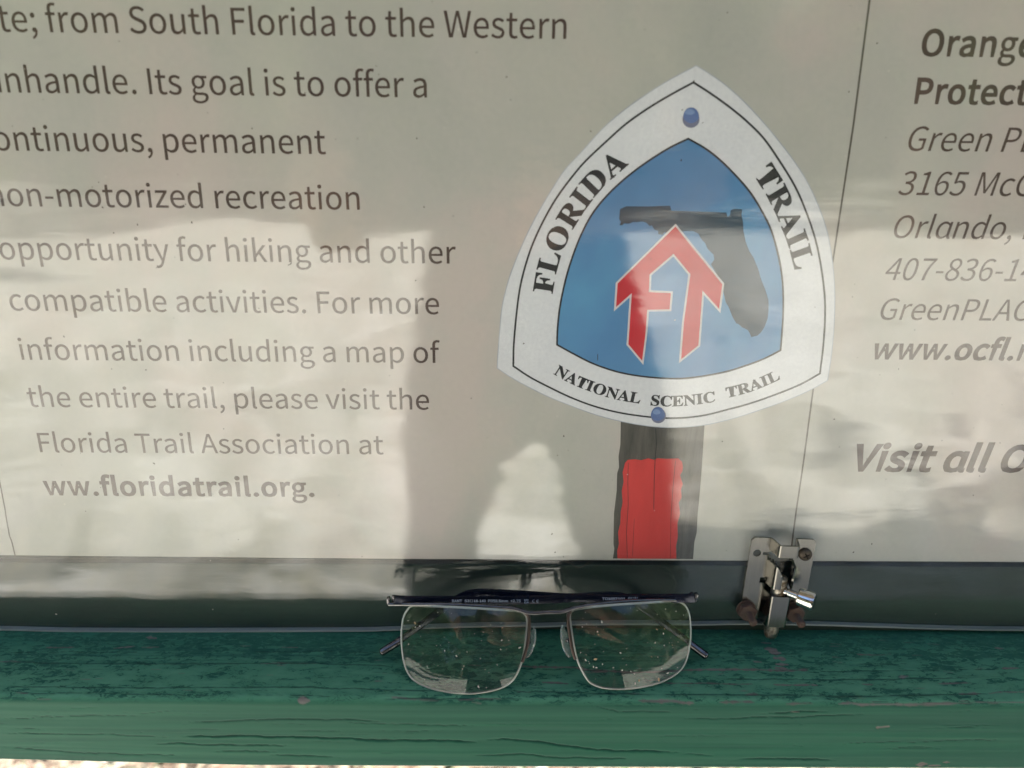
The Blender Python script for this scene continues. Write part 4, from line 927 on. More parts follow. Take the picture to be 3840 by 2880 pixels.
t = NT("weathered_post_print"); n = t.noise(150, 8, .75, stretch=(1, 1, .1), dist=.5); n2 = t.noise(18, 5)
t.set(Base_Color=t.mix(.5, t.ramp(n, [(.36, (.02, .02, .016)), (.64, (.16, .145, .12))]), t.ramp(n2, [(.35, (.03, .03, .028)), (.65, (.10, .095, .08))])), Roughness=.7)
M_POSTP = t.m
t = NT("red_blaze_print"); n = t.noise(60, 6, .7, stretch=(1, 1, .2))
t.set(Base_Color=t.ramp(n, [(.3, (.50, .028, .026)), (.7, (.68, .052, .045))]), Roughness=.7)
M_BLAZE = t.m
M_LINE = m_print("thin_line_print", (.10, .085, .07), .3)

poster = empty("poster", (0, 0, -.174))
tag(poster, "beige trail information poster with brown lettering and a blue and white trail emblem", "poster")
LY = 0.03   # mm between flat print layers

PZ = [(-520, -172.4), (-258, -173.1), (-227, -173.2), (-58, -174.1), (60, -174.3), (223, -174.2), (600, -174.5)]
bm = bmesh.new()
top = 545.0
def quadstrip(bm, pts_lo, top, y0, y1):
    for (xa, za), (xb, zb) in zip(pts_lo[:-1], pts_lo[1:]):
        v = [bm.verts.new(p) for p in ((xa, y0, za), (xb, y0, zb), (xb, y0, top), (xa, y0, top), (xa, y1, za), (xb, y1, zb), (xb, y1, top), (xa, y1, top))]
        for f in ((0, 1, 2, 3), (7, 6, 5, 4), (4, 5, 1, 0), (3, 2, 6, 7)): bm.faces.new([v[i] for i in f])
    bmesh.ops.remove_doubles(bm, verts=bm.verts, dist=1e-4)
quadstrip(bm, PZ, top, 0.0, 0.35)
bm_obj("paper_sheet", bm, M_PAPER, poster)

def print_poly(name, pts, layer, mat, parent, label=None):
    y = -LY * layer
    o = mesh_mm(name, [(p[0], y, p[1]) for p in pts], [list(range(len(pts)))], mat, None)
    if parent.parent is None: setparent(o, parent)
    else: o.parent = parent
    if label: o['label'] = label
    return o

def print_multi(name, polys, layer, mat, parent):
    y = -LY * layer
    V, F = [], []
    for pts in polys:
        i0 = len(V); V += [(p[0], y, p[1]) for p in pts]; F.append(list(range(i0, i0 + len(pts))))
    o = mesh_mm(name, V, F, mat, None)
    if parent.parent is None: setparent(o, parent)
    else: o.parent = parent
    return o

def offset_poly(pts, d):
    P = [np.array(p[:2], float) for p in pts]; n = len(P)
    area = sum(P[i][0] * P[(i + 1) % n][1] - P[(i + 1) % n][0] * P[i][1] for i in range(n))
    sg = 1 if area > 0 else -1
    out = []
    for i in range(n):
        a, b, c = P[i - 1], P[i], P[(i + 1) % n]
        e1 = (b - a) / (np.linalg.norm(b - a) + 1e-9); e2 = (c - b) / (np.linalg.norm(c - b) + 1e-9)
        n1 = np.array([e1[1], -e1[0]]) * sg; n2 = np.array([e2[1], -e2[0]]) * sg
        m = n1 + n2; L = np.linalg.norm(m)
        m = m / L if L > 1e-6 else n1
        k = min(2.6, 1 / max(.2, m @ n1))
        out.append(tuple(b + m * d * k))
    return out

def print_ring(name, pts, w, layer, mat, parent, jitter=0.0):
    A = offset_poly(pts, w / 2); B = offset_poly(pts, -w / 2); n = len(pts)
    y = -LY * layer
    V = [(p[0], y, p[1]) for p in A] + [(p[0], y, p[1]) for p in B]
    F = [(i, (i + 1) % n, n + (i + 1) % n, n + i) for i in range(n)]
    o = mesh_mm(name, V, F, mat, None); o.parent = parent
    return o

def put_text(name, font, s, size, x, z, layer, mat, parent, label, **kw):
    vs, fs, xe = text_mesh(font, s, size, x0=x, **kw)
    y = -LY * layer
    o = mesh_mm(name, [(a, y, z + b) for a, b in vs], fs, mat, None)
    if parent.parent is None: setparent(o, parent)
    else: o.parent = parent
    o['label'] = label
    return o

SZ = 34.524; Z0 = 42.786; LS = 20.7
XL = -201.12
LEFT = [("te; from South Florida to the Western", -184.99), ("anhandle. Its goal is to offer a", -193.78), ("continuous, permanent", -195.12 - .179 * SZ),
        ("non-motorized recreation", -201.39), ("opportunity for hiking and other", XL), ("compatible activities. For more", XL),
        ("information including a map of", XL), ("the entire trail, please visit the", XL), ("Florida Trail Association at", XL)]
LEFT[0] = ("state; from South Florida to the Western", -184.99 - SZ * advance(SANS, "sta"))
LEFT[1] = ("Panhandle. Its goal is to offer a", -193.78 - SZ * advance(SANS, "P"))
for k, (s, x) in enumerate(LEFT):
    put_text("printed_text", SANS, s, SZ, x, Z0 - k * LS, 1, M_TEXT, poster, "brown printed line reading " + s, bold=.045)
s = "ww.floridatrail.org."
w_ = advance(SANS, "ww.floridatrail.org.") * SZ
xs_ = (118.8 - .42 * 19) / w_
put_text("printed_text", SANS, s, SZ, -201.4, Z0 - 9 * LS + .3, 1, M_TEXT, poster, "bold brown printed line reading " + s, bold=.40, xs=xs_, track=.42)
RX = 154.3
SANS_IT = dict(SANS); SANS_IT['a'] = (200, SANS['ɑ'][1])
RIGHT = [("Orange County", 38.6, .34, 0, 1.01, SANS), ("Protection", 22.0, .34, 0, 1.01, SANS), ("Green PLACE", 5.0, -.0, .165, 1.0, SANS_IT), ("3165 McCo", -11.5, -.0, .165, 1.0, SANS_IT),
         ("Orlando, FL", -28.2, -.0, .165, 1.0, SANS_IT), ("407-836-14", -45.0, -.0, .165, 1.0, SANS_IT), ("GreenPLACE", -61.4, -.0, .165, 1.0, SANS_IT), ("www.ocfl.net", -78.3, .42, .165, 1.03, SANS_IT)]
for s, z, b, sh, xs_, f in RIGHT:
    s = "".join(c for c in s if c in f)
    put_text("printed_text", f, s, SZ, RX - .6, z, 1, M_TEXT, poster, ("bold " if b > .1 else "slanted ") + "brown printed line in the right column reading " + s, bold=b, shear=sh, xs=xs_, track=.3 if b > .1 else 0)
put_text("printed_text", SANS_IT, "Visit all O", 48.0, 152.6, -129.4, 1, M_TEXT, poster, "large bold slanted brown print reading Visit all O", bold=.62, shear=.17, xs=1.05, track=.25)

# thin column rules
def rule(pts, w, label):
    P = [xz(*p) for p in pts]
    A = [(p[0] - w / 2, p[1]) for p in P]; B = [(p[0] + w / 2, p[1]) for p in P]
    return print_poly("column_rule", A + B[::-1], 1, M_LINE, poster, label)
rule([(3272, -120), (3261, 0), (3200, 470), (3126, 960), (3080, 1260), (3049, 1463), (3012, 1740), (2985, 1920), (2972, 2020), (2962, 2100)], .75, "thin brown line between the two text columns")
rule([(-40, 1600), (0, 1811), (20, 1915), (24, 1945), (36, 2010), (44, 2030), (58, 2088)], .6, "thin kinked brown line at the poster's left edge")

def z7(x, y): return xz(1800 + .8439 * x, 240 + .8439 * y)
def s22(x, y): return xz(x * 1.7361, y * 1.7361)

# wooden post shown in the printed picture, with its red blaze
post_print = print_poly("post_picture", [s22(*p) for p in ((1341, 900), (1340, 960), (1336, 985), (1337, 1010), (1333, 1022), (1332, 1060), (1326, 1110), (1325, 1175), (1327, 1185), (1324, 1206.3),
                        (1497, 1207.5), (1500, 1170), (1505, 1150), (1507, 1110), (1512, 1060), (1516, 1010), (1519, 960), (1523, 900))], 1, M_POSTP, poster, "printed picture of a dark weathered wooden post")
rb = [(1350, 1000), (1356, 993), (1372, 992), (1385, 994), (1400, 990), (1413, 993), (1420, 990), (1440, 991), (1465, 990), (1473, 997), (1475, 1008), (1474, 1018), (1469, 1026), (1471, 1034), (1475, 1046), (1471, 1056),
      (1472, 1075), (1466, 1085), (1469, 1110), (1463, 1130), (1464, 1160), (1460, 1180), (1461, 1206.8), (1334, 1206.3), (1333, 1190), (1337, 1175), (1335, 1150), (1340, 1130), (1341, 1105), (1345, 1085), (1343, 1060), (1347, 1040), (1345, 1020)]
blaze = print_poly("red_blaze", [s22(*p) for p in rb], 2, M_BLAZE, post_print, "printed red paint blaze on the post")
def crackline(pts, w):
    P = [s22(*p) for p in pts]
    return [(p[0] - w / 2, p[1]) for p in P] + [(p[0] + w / 2, p[1]) for p in P][::-1]
print_multi("wood_crack", [crackline([(1357, 1000), (1356, 1040), (1357, 1090), (1353, 1150), (1355, 1204)], .22), crackline([(1416, 925), (1418, 960), (1415, 992), (1413, 1040), (1412, 1100)], .3),
                           crackline([(1459, 995), (1453, 1060), (1449, 1120), (1448, 1204)], .18), crackline([(1370, 1120), (1366, 1200)], .15)], 3, M_BLACK, post_print)

# emblem
OUT = [(960, 10), (1010, 40), (1100, 104), (1200, 198), (1300, 312), (1400, 442), (1470, 560), (1530, 710), (1560, 850), (1574, 1000), (1572, 1150), (1560, 1290), (1542, 1405), (1450, 1455), (1330, 1505), (1200, 1550),
       (1100, 1580), (1000, 1602), (900, 1612), (800, 1612), (700, 1600), (600, 1580), (500, 1552), (400, 1515), (300, 1475), (200, 1425), (130, 1385), (78, 1350), (82, 1280), (90, 1180), (100, 1080), (122, 985), (150, 900),
       (200, 780), (250, 680), (320, 560), (380, 470), (450, 395), (550, 285), (650, 200), (750, 130), (850, 68)]
RING = [(948, 82), (1020, 128), (1100, 185), (1180, 250), (1260, 330), (1330, 430), (1400, 545), (1450, 660), (1490, 780), (1515, 900), (1530, 1020), (1533, 1120), (1525, 1250), (1510, 1375), (1430, 1420), (1330, 1462),
        (1200, 1508), (1100, 1535), (1000, 1560), (900, 1572), (800, 1572), (700, 1562), (600, 1545), (500, 1518), (400, 1480), (300, 1432), (220, 1390), (148, 1342), (150, 1250), (160, 1130), (175, 1010), (195, 920), (230, 810),
        (280, 700), (340, 595), (410, 500), (470, 430), (560, 345), (650, 265), (750, 195), (850, 135)]
INN = [(925, 332), (1000, 375), (1070, 430), (1140, 500), (1200, 570), (1250, 650), (1290, 730), (1315, 810), (1335, 900), (1345, 990), (1347, 1080), (1343, 1170), (1335, 1272), (1260, 1310), (1180, 1340), (1100, 1365), (1000, 1385),
       (900, 1397), (800, 1395), (700, 1385), (600, 1365), (500, 1330), (420, 1290), (342, 1247), (345, 1170), (355, 1080), (375, 980), (400, 890), (440, 780), (490, 680), (550, 600), (620, 530), (700, 465), (780, 410), (850, 368)]
def smooth_outline(P, corners):
    """spline through the points with sharp corners kept at the given indices"""
    n = len(P); out = []
    cs = sorted(corners)
    for a, b in zip(cs, cs[1:] + [cs[0] + n]):
        seg = [P[i % n] for i in range(a, b + 1)]
        out += [tuple(q) for q in catmull(seg, 4)][:-1]
    return out
outl = [z7(*p) for p in smooth_outline(OUT, [0, 12, 27])]
ring = [z7(*p) for p in smooth_outline(RING, [0, 13, 27])]
inn = [z7(*p) for p in smooth_outline(INN, [0, 12, 23])]
cen = np.mean(np.array(outl), 0)
emblem = print_poly("trail_emblem", outl, 3, M_WHITE, poster, "printed white rounded triangle trail emblem with blue centre")
eo = offset_poly(outl, .35)
tme = NT("emblem_edge"); nn = tme.noise(60, 4)
tme.set(Base_Color=tme.ramp(nn, [(.35, (.30, .34, .42)), (.7, (.55, .57, .62))]), Roughness=.7)
print_poly("emblem_edge", eo, 2, tme.m, emblem)
print_ring("outer_line", ring, .78, 4, M_BLACK, emblem)
bf = print_poly("blue_field", inn, 4, M_BLUE, emblem)
print_ring("inner_line", inn, .75, 5, M_BLACK, emblem)
STATE = [(622, 645), (650, 632), (740, 633), (845, 630), (850, 652), (1020, 657), (1095, 660), (1099, 680), (1110, 672), (1114, 650), (1130, 643), (1165, 646), (1161, 668), (1168, 700), (1170, 740), (1180, 790), (1195, 830), (1215, 860),
         (1235, 910), (1250, 960), (1270, 1010), (1281, 1050), (1282, 1090), (1278, 1130), (1265, 1165), (1250, 1190), (1232, 1207), (1205, 1213), (1198, 1196), (1190, 1182), (1165, 1170), (1148, 1155), (1138, 1152), (1120, 1120), (1105, 1080),
         (1092, 1060), (1085, 1030), (1078, 1000), (1060, 950), (1035, 905), (1025, 890), (1040, 870), (1038, 848), (1010, 820), (1000, 795), (985, 780), (968, 752), (945, 742), (915, 742), (890, 745), (868, 735), (845, 752), (818, 748), (812, 760),
         (790, 755), (792, 742), (775, 737), (762, 715), (755, 722), (740, 706), (720, 700), (700, 703), (680, 702), (660, 710), (640, 708), (632, 716), (620, 716), (626, 700), (618, 690)]
print_poly("state_silhouette", [z7(*p) for p in STATE], 5, M_STATE, emblem)
FT = [(868, 722), (1076, 978), (1062, 1088), (988, 1006), (970, 1250), (893, 1312), (905, 1150), (934, 933), (860, 843), (753, 935), (750, 1013), (848, 1018), (842, 1090), (743, 1092), (735, 1200), (720, 1318), (659, 1245), (674, 1018), (604, 1080), (611, 975)]
ftp = [z7(*p) for p in FT]
print_poly("arrow_outline", offset_poly(ftp, .75), 6, M_PALE, emblem)
print_poly("red_arrow_letters", ftp, 7, M_REDP, emblem, "red arrow made of the letters F and T with a pale outline")
def disc(cx, cy, r, n=20, sq=1.0, wob=.0):
    return [z7(cx + r * math.cos(a) * (1 + wob * math.sin(3 * a)), cy + r * sq * math.sin(a)) for a in np.linspace(0, 2 * math.pi, n, endpoint=False)]
print_poly("bolt_shadow", disc(937, 246, 38), 5, M_BOLTD, emblem)
print_poly("bolt_picture", disc(938, 228, 35, wob=.04), 6, M_BOLTP, emblem)
print_poly("bolt_shadow", disc(792, 1562, 34), 5, M_BOLTD, emblem)
print_poly("bolt_picture", disc(790, 1554, 31, wob=.06), 6, M_BOLTP, emblem)
M_BOLTH = m_print("bolt_highlight_print", (.20, .29, .50), .3)
print_poly("bolt_highlight", disc(932, 213, 22, sq=.6, wob=.1), 7, M_BOLTH, emblem)
print_poly("bolt_highlight", disc(784, 1545, 17, sq=.7, wob=.1), 7, M_BOLTH, emblem)

def text_on_path(name, s, path, caph, bold, layer, label, gap=.0):
    P = [np.array(z7(*p)) for p in path]
    P = catmull(P, 8)
    seg = [np.linalg.norm(b - a) for a, b in zip(P[:-1], P[1:])]
    S = np.concatenate([[0], np.cumsum(seg)])
    size = caph / .455
    adv = [SERIF[c][0] / 1000 * size for c in s]
    xs_ = S[-1] / (sum(adv) + gap * (len(s) - 1))
    V, F = [], []
    pos = 0.0
    PX = np.array([p[0] for p in P]); PY = np.array([p[1] for p in P])
    for c, a in zip(s, adv):
        wv, wf, _ = text_mesh(SERIF, c, size, bold=bold, xs=xs_, res=4)
        mid = pos + a * xs_ / 2
        x = np.interp(mid, S, PX); y = np.interp(mid, S, PY)
        x2 = np.interp(mid + a * .45, S, PX); y2 = np.interp(mid + a * .45, S, PY)
        x1 = np.interp(mid - a * .45, S, PX); y1 = np.interp(mid - a * .45, S, PY)
        an = math.atan2(y2 - y1, x2 - x1)
        ca, sa = math.cos(an), math.sin(an)
        i0 = len(V)
        for px, py in wv:
            px -= a * xs_ / 2
            V.append((x + px * ca - py * sa, -LY * layer, y + px * sa + py * ca))
        F += [[i0 + i for i in f] for f in wf]
        pos += (a + gap) * xs_
    o = mesh_mm(name, V, F, M_BLACK, None); o.parent = emblem
    o['label'] = label
text_on_path("emblem_lettering", "FLORIDA", [(322, 1024), (338, 935), (362, 850), (398, 765), (445, 683), (500, 605), (565, 530), (660, 447)], 8.0, .16, 5, "black serif lettering FLORIDA up the left side")
text_on_path("emblem_lettering", "TRAIL", [(1214, 492), (1262, 568), (1303, 645), (1338, 725), (1372, 815), (1398, 918)], 8.0, .16, 5, "black serif lettering TRAIL down the right side")
text_on_path("emblem_lettering", "NATIONAL", [(324, 1376), (390, 1413), (470, 1448), (590, 1487), (708, 1509)], 4.6, .1, 5, "small black serif lettering NATIONAL")
text_on_path("emblem_lettering", "SCENIC", [(752, 1516), (850, 1521), (950, 1514), (1047, 1500)], 4.6, .1, 5, "small black serif lettering SCENIC")
text_on_path("emblem_lettering", "TRAIL", [(1096, 1484), (1180, 1463), (1260, 1434), (1335, 1400)], 4.6, .1, 5, "small black serif lettering TRAIL at the lower right")

# ================================================================== ACRYLIC PANE
pane = tag(empty("acrylic_pane", (0, -.003, -.208)), "clear glossy acrylic sheet covering the poster, its pale lower edge just above the rail", "pane")
EDGE = [(-600, 2358), (0, 2364), (400, 2371), (1280, 2369), (1510, 2364), (2030, 2352), (2150, 2349), (2600, 2346), (2760, 2343), (3050, 2346), (3250, 2352), (3430, 2358), (3660, 2364), (3840, 2366), (4300, 2368)]
eb = [xz(u, v, PANE_F) for u, v in EDGE]
eb = [(-505, eb[0][1])] + [tuple(q) for q in catmull(eb[1:-1], 5)] + [(590, eb[-1][1])]
bm = bmesh.new()
quadstrip(bm, eb, 545.0, PANE_F, PANE_F + 2.4)
bm_obj("sheet", bm, M_ACRYLIC, pane)
t = NT("sawn_acrylic_edge"); n = t.noise(80, 5, .6, stretch=(.1, 1, 1))
t.set(Base_Color=t.ramp(n, [(.3, (.22, .25, .24)), (.7, (.36, .39, .38))]), Roughness=.35)
bm = bmesh.new()
lo = [(x, z - .05) for x, z in eb]
prev = None
for x, z in lo:
    ring_ = [bm.verts.new(p) for p in ((x, PANE_F - .05, z), (x, PANE_F - .05, z + .75), (x, PANE_F + 2.45, z + .75), (x, PANE_F + 2.45, z))]
    if prev:
        for k in range(4): bm.faces.new((prev[k], prev[(k + 1) % 4], ring_[(k + 1) % 4], ring_[k]))
    prev = ring_
bm_obj("sawn_edge", bm, t.m, pane)

# small dirt specks and two lint fibres on the sheet
bm = bmesh.new(); rd = random.Random(21)
for k in range(230):
    x = rd.uniform(-215, 235); z = rd.uniform(-205, 66); r = rd.choice((.12, .15, .18, .22, .3)) * (1.5 if rd.random() < .06 else 1)
    e1 = rd.uniform(.7, 1.8); a0 = rd.uniform(0, 6.28)
    tp = bm.verts.new((x, PANE_F - .12, z)); rg_ = []
    for q_ in range(6):
        a = q_ * math.pi / 3; cx_, cz_ = math.cos(a) * r * e1, math.sin(a) * r * rd.uniform(.7, 1.1)
        rg_.append(bm.verts.new((x + cx_ * math.cos(a0) - cz_ * math.sin(a0), PANE_F - .01, z + cx_ * math.sin(a0) + cz_ * math.cos(a0))))
    mi = 0 if rd.random() < .72 else 1
    for q_ in range(6): bm.faces.new((tp, rg_[q_], rg_[(q_ + 1) % 6])).material_index = mi
for P in ([(629, 567), (628, 570), (622, 573)], [(1216, 1212), (1235, 1218), (1248, 1226), (1262, 1222), (1275, 1210)], [(330, 1000), (333, 1001), (334, 1003)], [(1291, 765), (1291, 778)]):
    tube(bm, catmull([at(u * 1.7361, v * 1.7361, PANE_F - .15) for u, v in P], 4), .16, 5)
ds = bm_obj("dirt_speck", bm, m_print("dark_dirt", (.06, .05, .04), .3, .8), pane)
ds.data.materials.append(m_print("pale_dust", (.6, .58, .5), .2, .8)); ds['kind'] = 'stuff'

# ================================================================== BARREL BOLT
bolt = tag(empty("barrel_bolt", (.125, -.004, -.183)), "steel barrel bolt with rusty nuts screwed to the pane above the rail", "bolt latch")
M_STEEL = m_metal("brushed_steel", (.27, .262, .24), .2)
M_CHROME = m_metal("polished_knob", (.80, .79, .77), .14)
M_ROD = m_metal("stained_rod", (.45, .42, .36), .32, rust=.30, rustcol=(.10, .065, .03))
M_RUST = m_metal("rusty_iron", (.11, .08, .065), .7, metallic=.35, rust=.6, rustcol=(.085, .048, .036))
M_SCREW = m_metal("rust_blackened_screw", (.11, .09, .07), .5, metallic=.7, rust=.35, rustcol=(.05, .032, .022))
BA = math.radians(2.0)
def bl(u, h, w):
    """bolt frame -> mm: u right, h away from the pane, w up"""
    return (125 + u * math.cos(BA) + w * math.sin(BA), PANE_F - h, -183 + w * math.cos(BA) - u * math.sin(BA))
HT = 7.0
def smooth01(x): x = min(1, max(0, x)); return x * x * (3 - 2 * x)
def plate_h(u, w):
    """height of the sheet's mid surface above the pane and whether there is metal"""
    base = .8
    au = abs(u)
    ramp = smooth01((5.9 - au) / 2.2)
    if w > 17.2:                                   # top strap
        return base + HT * ramp, True
    if w > 12.2:                                   # open
        if -8.6 < u < -5.2 and 14.6 < w < 16.0: return base, False
        return base, au > 5.4 or (w < 12.9 and au > 4.6)
    if w > 1.2:                                    # split strap either side of the knob slot
        lim = -1.0 - max(0, (w - 7.5)) * .55
        if u < lim: return base + HT * ramp, not (w < 3.0 and -7.9 < u < -5.3)
        if u > 3.4 + (.5 if 5 < w < 7 else 0): return base + HT * ramp, True
        return base, False
    if w > -2.4:
        return base, au > 5.0 and not (w > .2 and -7.9 < u < -5.3)
    return base + HT * ramp, True                  # lower housing
step = .25
us = np.arange(-14.5, 14.5 + step / 2, step); ws = np.arange(-18.2, 23.0 + step / 2, step)
idx = {}; V = []; F = []
def vid(i, j, h):
    key = (i, j, round(h, 3))
    if key not in idx:
        u, w = us[i], ws[j]
        idx[key] = len(V); V.append(bl(u, h, w))
    return idx[key]
hole = lambda u, w: math.hypot(u + 11.2, w - 15.4) < 1.75
def corner(u, w): return (abs(u) > 13.3 and abs(w - 2.4) > 19.4 and (abs(u) - 13.3) + (abs(w - 2.4) - 19.4) > 1.2)
for i in range(len(us) - 1):
    for j in range(len(ws) - 1):
        u = (us[i] + us[i + 1]) / 2; w = (ws[j] + ws[j + 1]) / 2
        h, ok = plate_h(u, w)
        if not ok or hole(u, w) or corner(u, w): continue
        q = []
        for di, dj in ((0, 0), (1, 0), (1, 1), (0, 1)):
            # height evaluated at the vertex but within this cell's row band
            hh, _ = plate_h(us[i + di], w)
            ramp_ok = h > .81 or abs(u) > 5.6
            q.append(vid(i + di, j + dj, hh if plate_h(us[i + di], w)[1] or h > .81 else h))
        F.append(q)
pl = mesh_mm("plate", V, F, M_STEEL, bolt, smooth=True)
sm = pl.modifiers.new("solid", 'SOLIDIFY'); sm.thickness = .9 * MM; sm.offset = 0
pl.modifiers.new("bev", 'EDGE_SPLIT').split_angle = math.radians(50)
# rod
bm = bmesh.new()
tip_w = -26.3
prof = [(.3, tip_w), (1.6, tip_w + .15), (2.6, tip_w + .9), (3.05, tip_w + 2.2), (3.2, tip_w + 4)] + [(3.2, k) for k in (-18, -10, -3, 0, 3)] + [(3.1, 5.4), (2.4, 6.0), (.5, 6.1)]
o3 = Vector(bl(-.2, 4.3, 0)); ax = Vector(bl(-.2, 4.3, 1)) - o3
lathe(bm, prof, o3, ax, 28)
rod = bm_obj("rod", bm, M_ROD, bolt, smooth=40)
# knob: stem with collar and cylindrical head
bm = bmesh.new()
kd = Vector((.80, -.60, -.05)).normalized()
ko = Vector(bl(-.2, 4.3, -.6))
lathe(bm, [(1.7, 2.0), (1.7, 3.7), (1.2, 3.9), (1.2, 4.2), (1.85, 4.4), (1.85, 9.6), (1.7, 9.8)], ko, kd, 20)
bm_obj("stem", bm, M_CHROME, bolt, smooth=35)
bm = bmesh.new()
lathe(bm, [(1.2, 8.6), (3.6, 8.7), (4.05, 9.2), (4.05, 15.0), (3.8, 15.6), (3.5, 15.7)], ko, kd, 32)
bm_obj("knob", bm, M_CHROME, bolt, smooth=35)
# round screw head with worn cross slot, top right
bm = bmesh.new()
so = Vector(bl(10.4, 1.2, 15.7)); sd = Vector((0, -1, 0))
lathe(bm, [(2.95, 0), (3.0, .5), (2.8, 1.15), (2.2, 1.65), (1.2, 1.95), (.3, 2.0)], so, sd, 28)
scr = bm_obj("screw_head", bm, M_SCREW, bolt, smooth=50)
bm = bmesh.new()
for a in (.5, 2.07):
    dx, dz = math.cos(a), math.sin(a)
    for sgn in (1,):
        p0 = so + sd * 1.85
        tube(bm, [p0 + Vector((dx, 0, dz)) * -1.5, p0 + sd * .16, p0 + Vector((dx, 0, dz)) * 1.45], [.32, .38, .3], 6)
sl = bm_obj("cross_slot", bm, m_print("slot_grime", (.012, .01, .008), .3, .9)); sl.parent = scr
# hex nuts on protruding threaded studs
for u in (-12.2, 9.7):
    bm = bmesh.new()
    no = Vector(bl(u, 1.25, -13.6))
    lathe(bm, [(4.5, 0), (4.5, .6), (4.3, .7)], no, sd, 24)
    hexp = [(4.1, 1.0), (4.25, 1.2), (4.25, 3.7), (3.9, 3.95), (1.9, 3.95)]
    lathe(bm, hexp, no, sd, 6, turn=.3)
    nut = bm_obj("hex_nut", bm, M_RUST, bolt)
    bm = bmesh.new()
    prof = [(1.75, 3.0)]
    h = 3.9
    while h < 9.6:
        prof += [(1.78, h), (1.5, h + .28)]; h += .56
    prof += [(1.55, 9.7), (1.1, 10.0), (.2, 10.05)]
    lathe(bm, prof, no, (Vector((.06, -1, -.12))), 16)
    st = bm_obj("threaded_stud", bm, M_RUST, None, smooth=30); st.parent = nut

# ================================================================== EYEGLASSES
GX = 16.0
PB_Y, PB_Z, LEAN = -36.0, rail_z(-36.0) + 2.2, .48
T_UP = Vector((0, LEAN, 1)).normalized()
N_FR = Vector((0, -1, LEAN)).normalized()
def gp(u, v, off=0.0, wrap=True):
    """point (mm) on the leaning, slightly wrapped front of the glasses seen at pixel (u, v)"""
    d = ray(u, v)
    x = GX
    for _ in range(8):
        sh = ((x - GX) ** 2) / (2 * 300.0) if wrap else 0
        # y = PB_Y + LEAN (z - PB_Z) + sh - off
        # y = t dy + cy, z = t dz
        tt = (PB_Y - LEAN * PB_Z + sh - off - CAM_Y * 1000) / (d[1] - LEAN * d[2])
        x = tt * d[0]
    return Vector((tt * d[0], tt * d[1] + CAM_Y * 1000, tt * d[2]))
glasses = tag(empty("eyeglasses", (.016, PB_Y * MM, PB_Z * MM)), "half-rim reading eyeglasses with thin metal brow bar and folded temples leaning on the pane", "eyeglasses")
def z5(x, y): return (1400 + .28933 * x, 2150 + .28933 * y)
def z6(x, y): return (2040 + .28933 * x, 2150 + .28933 * y)
t = NT("gunmetal"); n = t.noise(300, 3)
t.set(Base_Color=t.ramp(n, [(.3, (.12, .12, .125)), (.7, (.19, .19, .20))]), Metallic=1.0, Roughness=.24)
M_GUN = t.m
t = NT("brown_bronze_wire"); t.set(Base_Color=(.11, .085, .08), Metallic=1.0, Roughness=.33); M_WIRE = t.m
t = NT("navy_lacquer"); n = t.noise(60, 3)
t.set(Base_Color=t.ramp(n, [(.3, (.006, .008, .020)), (.7, (.010, .014, .032))]), Roughness=.22, Metallic=.35); M_NAVY = t.m
t = NT("lens_glass"); t.n.remove(t.b)
g_ = t.n.new("ShaderNodeBsdfGlass"); g_.inputs['IOR'].default_value = 1.5; g_.inputs['Roughness'].default_value = 0.0; g_.inputs['Color'].default_value = (.985, .99, .98, 1)
df = t.n.new("ShaderNodeBsdfDiffuse"); df.inputs[0].default_value = (.7, .7, .62, 1)
smud = t.ramp(t.noise(55, 6, .7, dist=1.0), [(.45, .0), (.75, .016)])
mx = t.n.new("ShaderNodeMixShader"); t.l.new(smud, mx.inputs[0]); t.l.new(g_.outputs[0], mx.inputs[1]); t.l.new(df.outputs[0], mx.inputs[2]); t.l.new(mx.outputs[0], t.out.inputs[0])
M_LENS = t.m
t = NT("bright_lens_edge"); t.set(Base_Color=(.52, .55, .49), Roughness=.22); t.b.inputs['Coat Weight'].default_value = .5; M_EDGE = t.m
t = NT("clear_silicone"); t.set(Base_Color=(.92, .96, .93), Roughness=.07, IOR=1.42); t.b.inputs['Transmission Weight'].default_value = .88; M_PAD = t.m
M_SPECK = m_print("dust_flake", (.66, .64, .56), .15, .8)
M_SPECKB = m_print("brown_debris", (.50, .36, .20), .2, .8)
M_SILVERTXT = m_print("silver_marking", (.42, .46, .55), .15, .5)

L_OUT = [(520, 427), (800, 424), (1100, 432), (1400, 450), (1700, 474), (1850, 490), (1930, 512), (1975, 560), (1988, 630), (1983, 720), (1970, 850), (1950, 1000), (1920, 1130), (1870, 1265), (1810, 1365), (1720, 1438), (1600, 1482),
         (1450, 1512), (1300, 1527), (1150, 1528), (1000, 1518), (850, 1495), (720, 1463), (600, 1415), (510, 1355), (450, 1275), (410, 1170), (385, 1040), (372, 900), (370, 760), (380, 640), (402, 555), (445, 480)]
R_OUT = [(345, 530), (370, 492), (430, 465), (600, 436), (900, 400), (1200, 380), (1500, 369), (1700, 368), (1790, 392), (1850, 450), (1885, 540), (1898, 680), (1896, 820), (1878, 960), (1850, 1080), (1810, 1180), (1745, 1260), (1650, 1322),
         (1500, 1390), (1300, 1438), (1100, 1467), (900, 1473), (750, 1460), (650, 1430), (580, 1385), (520, 1295), (470, 1200), (430, 1100), (400, 980), (375, 840), (355, 700), (343, 600)]
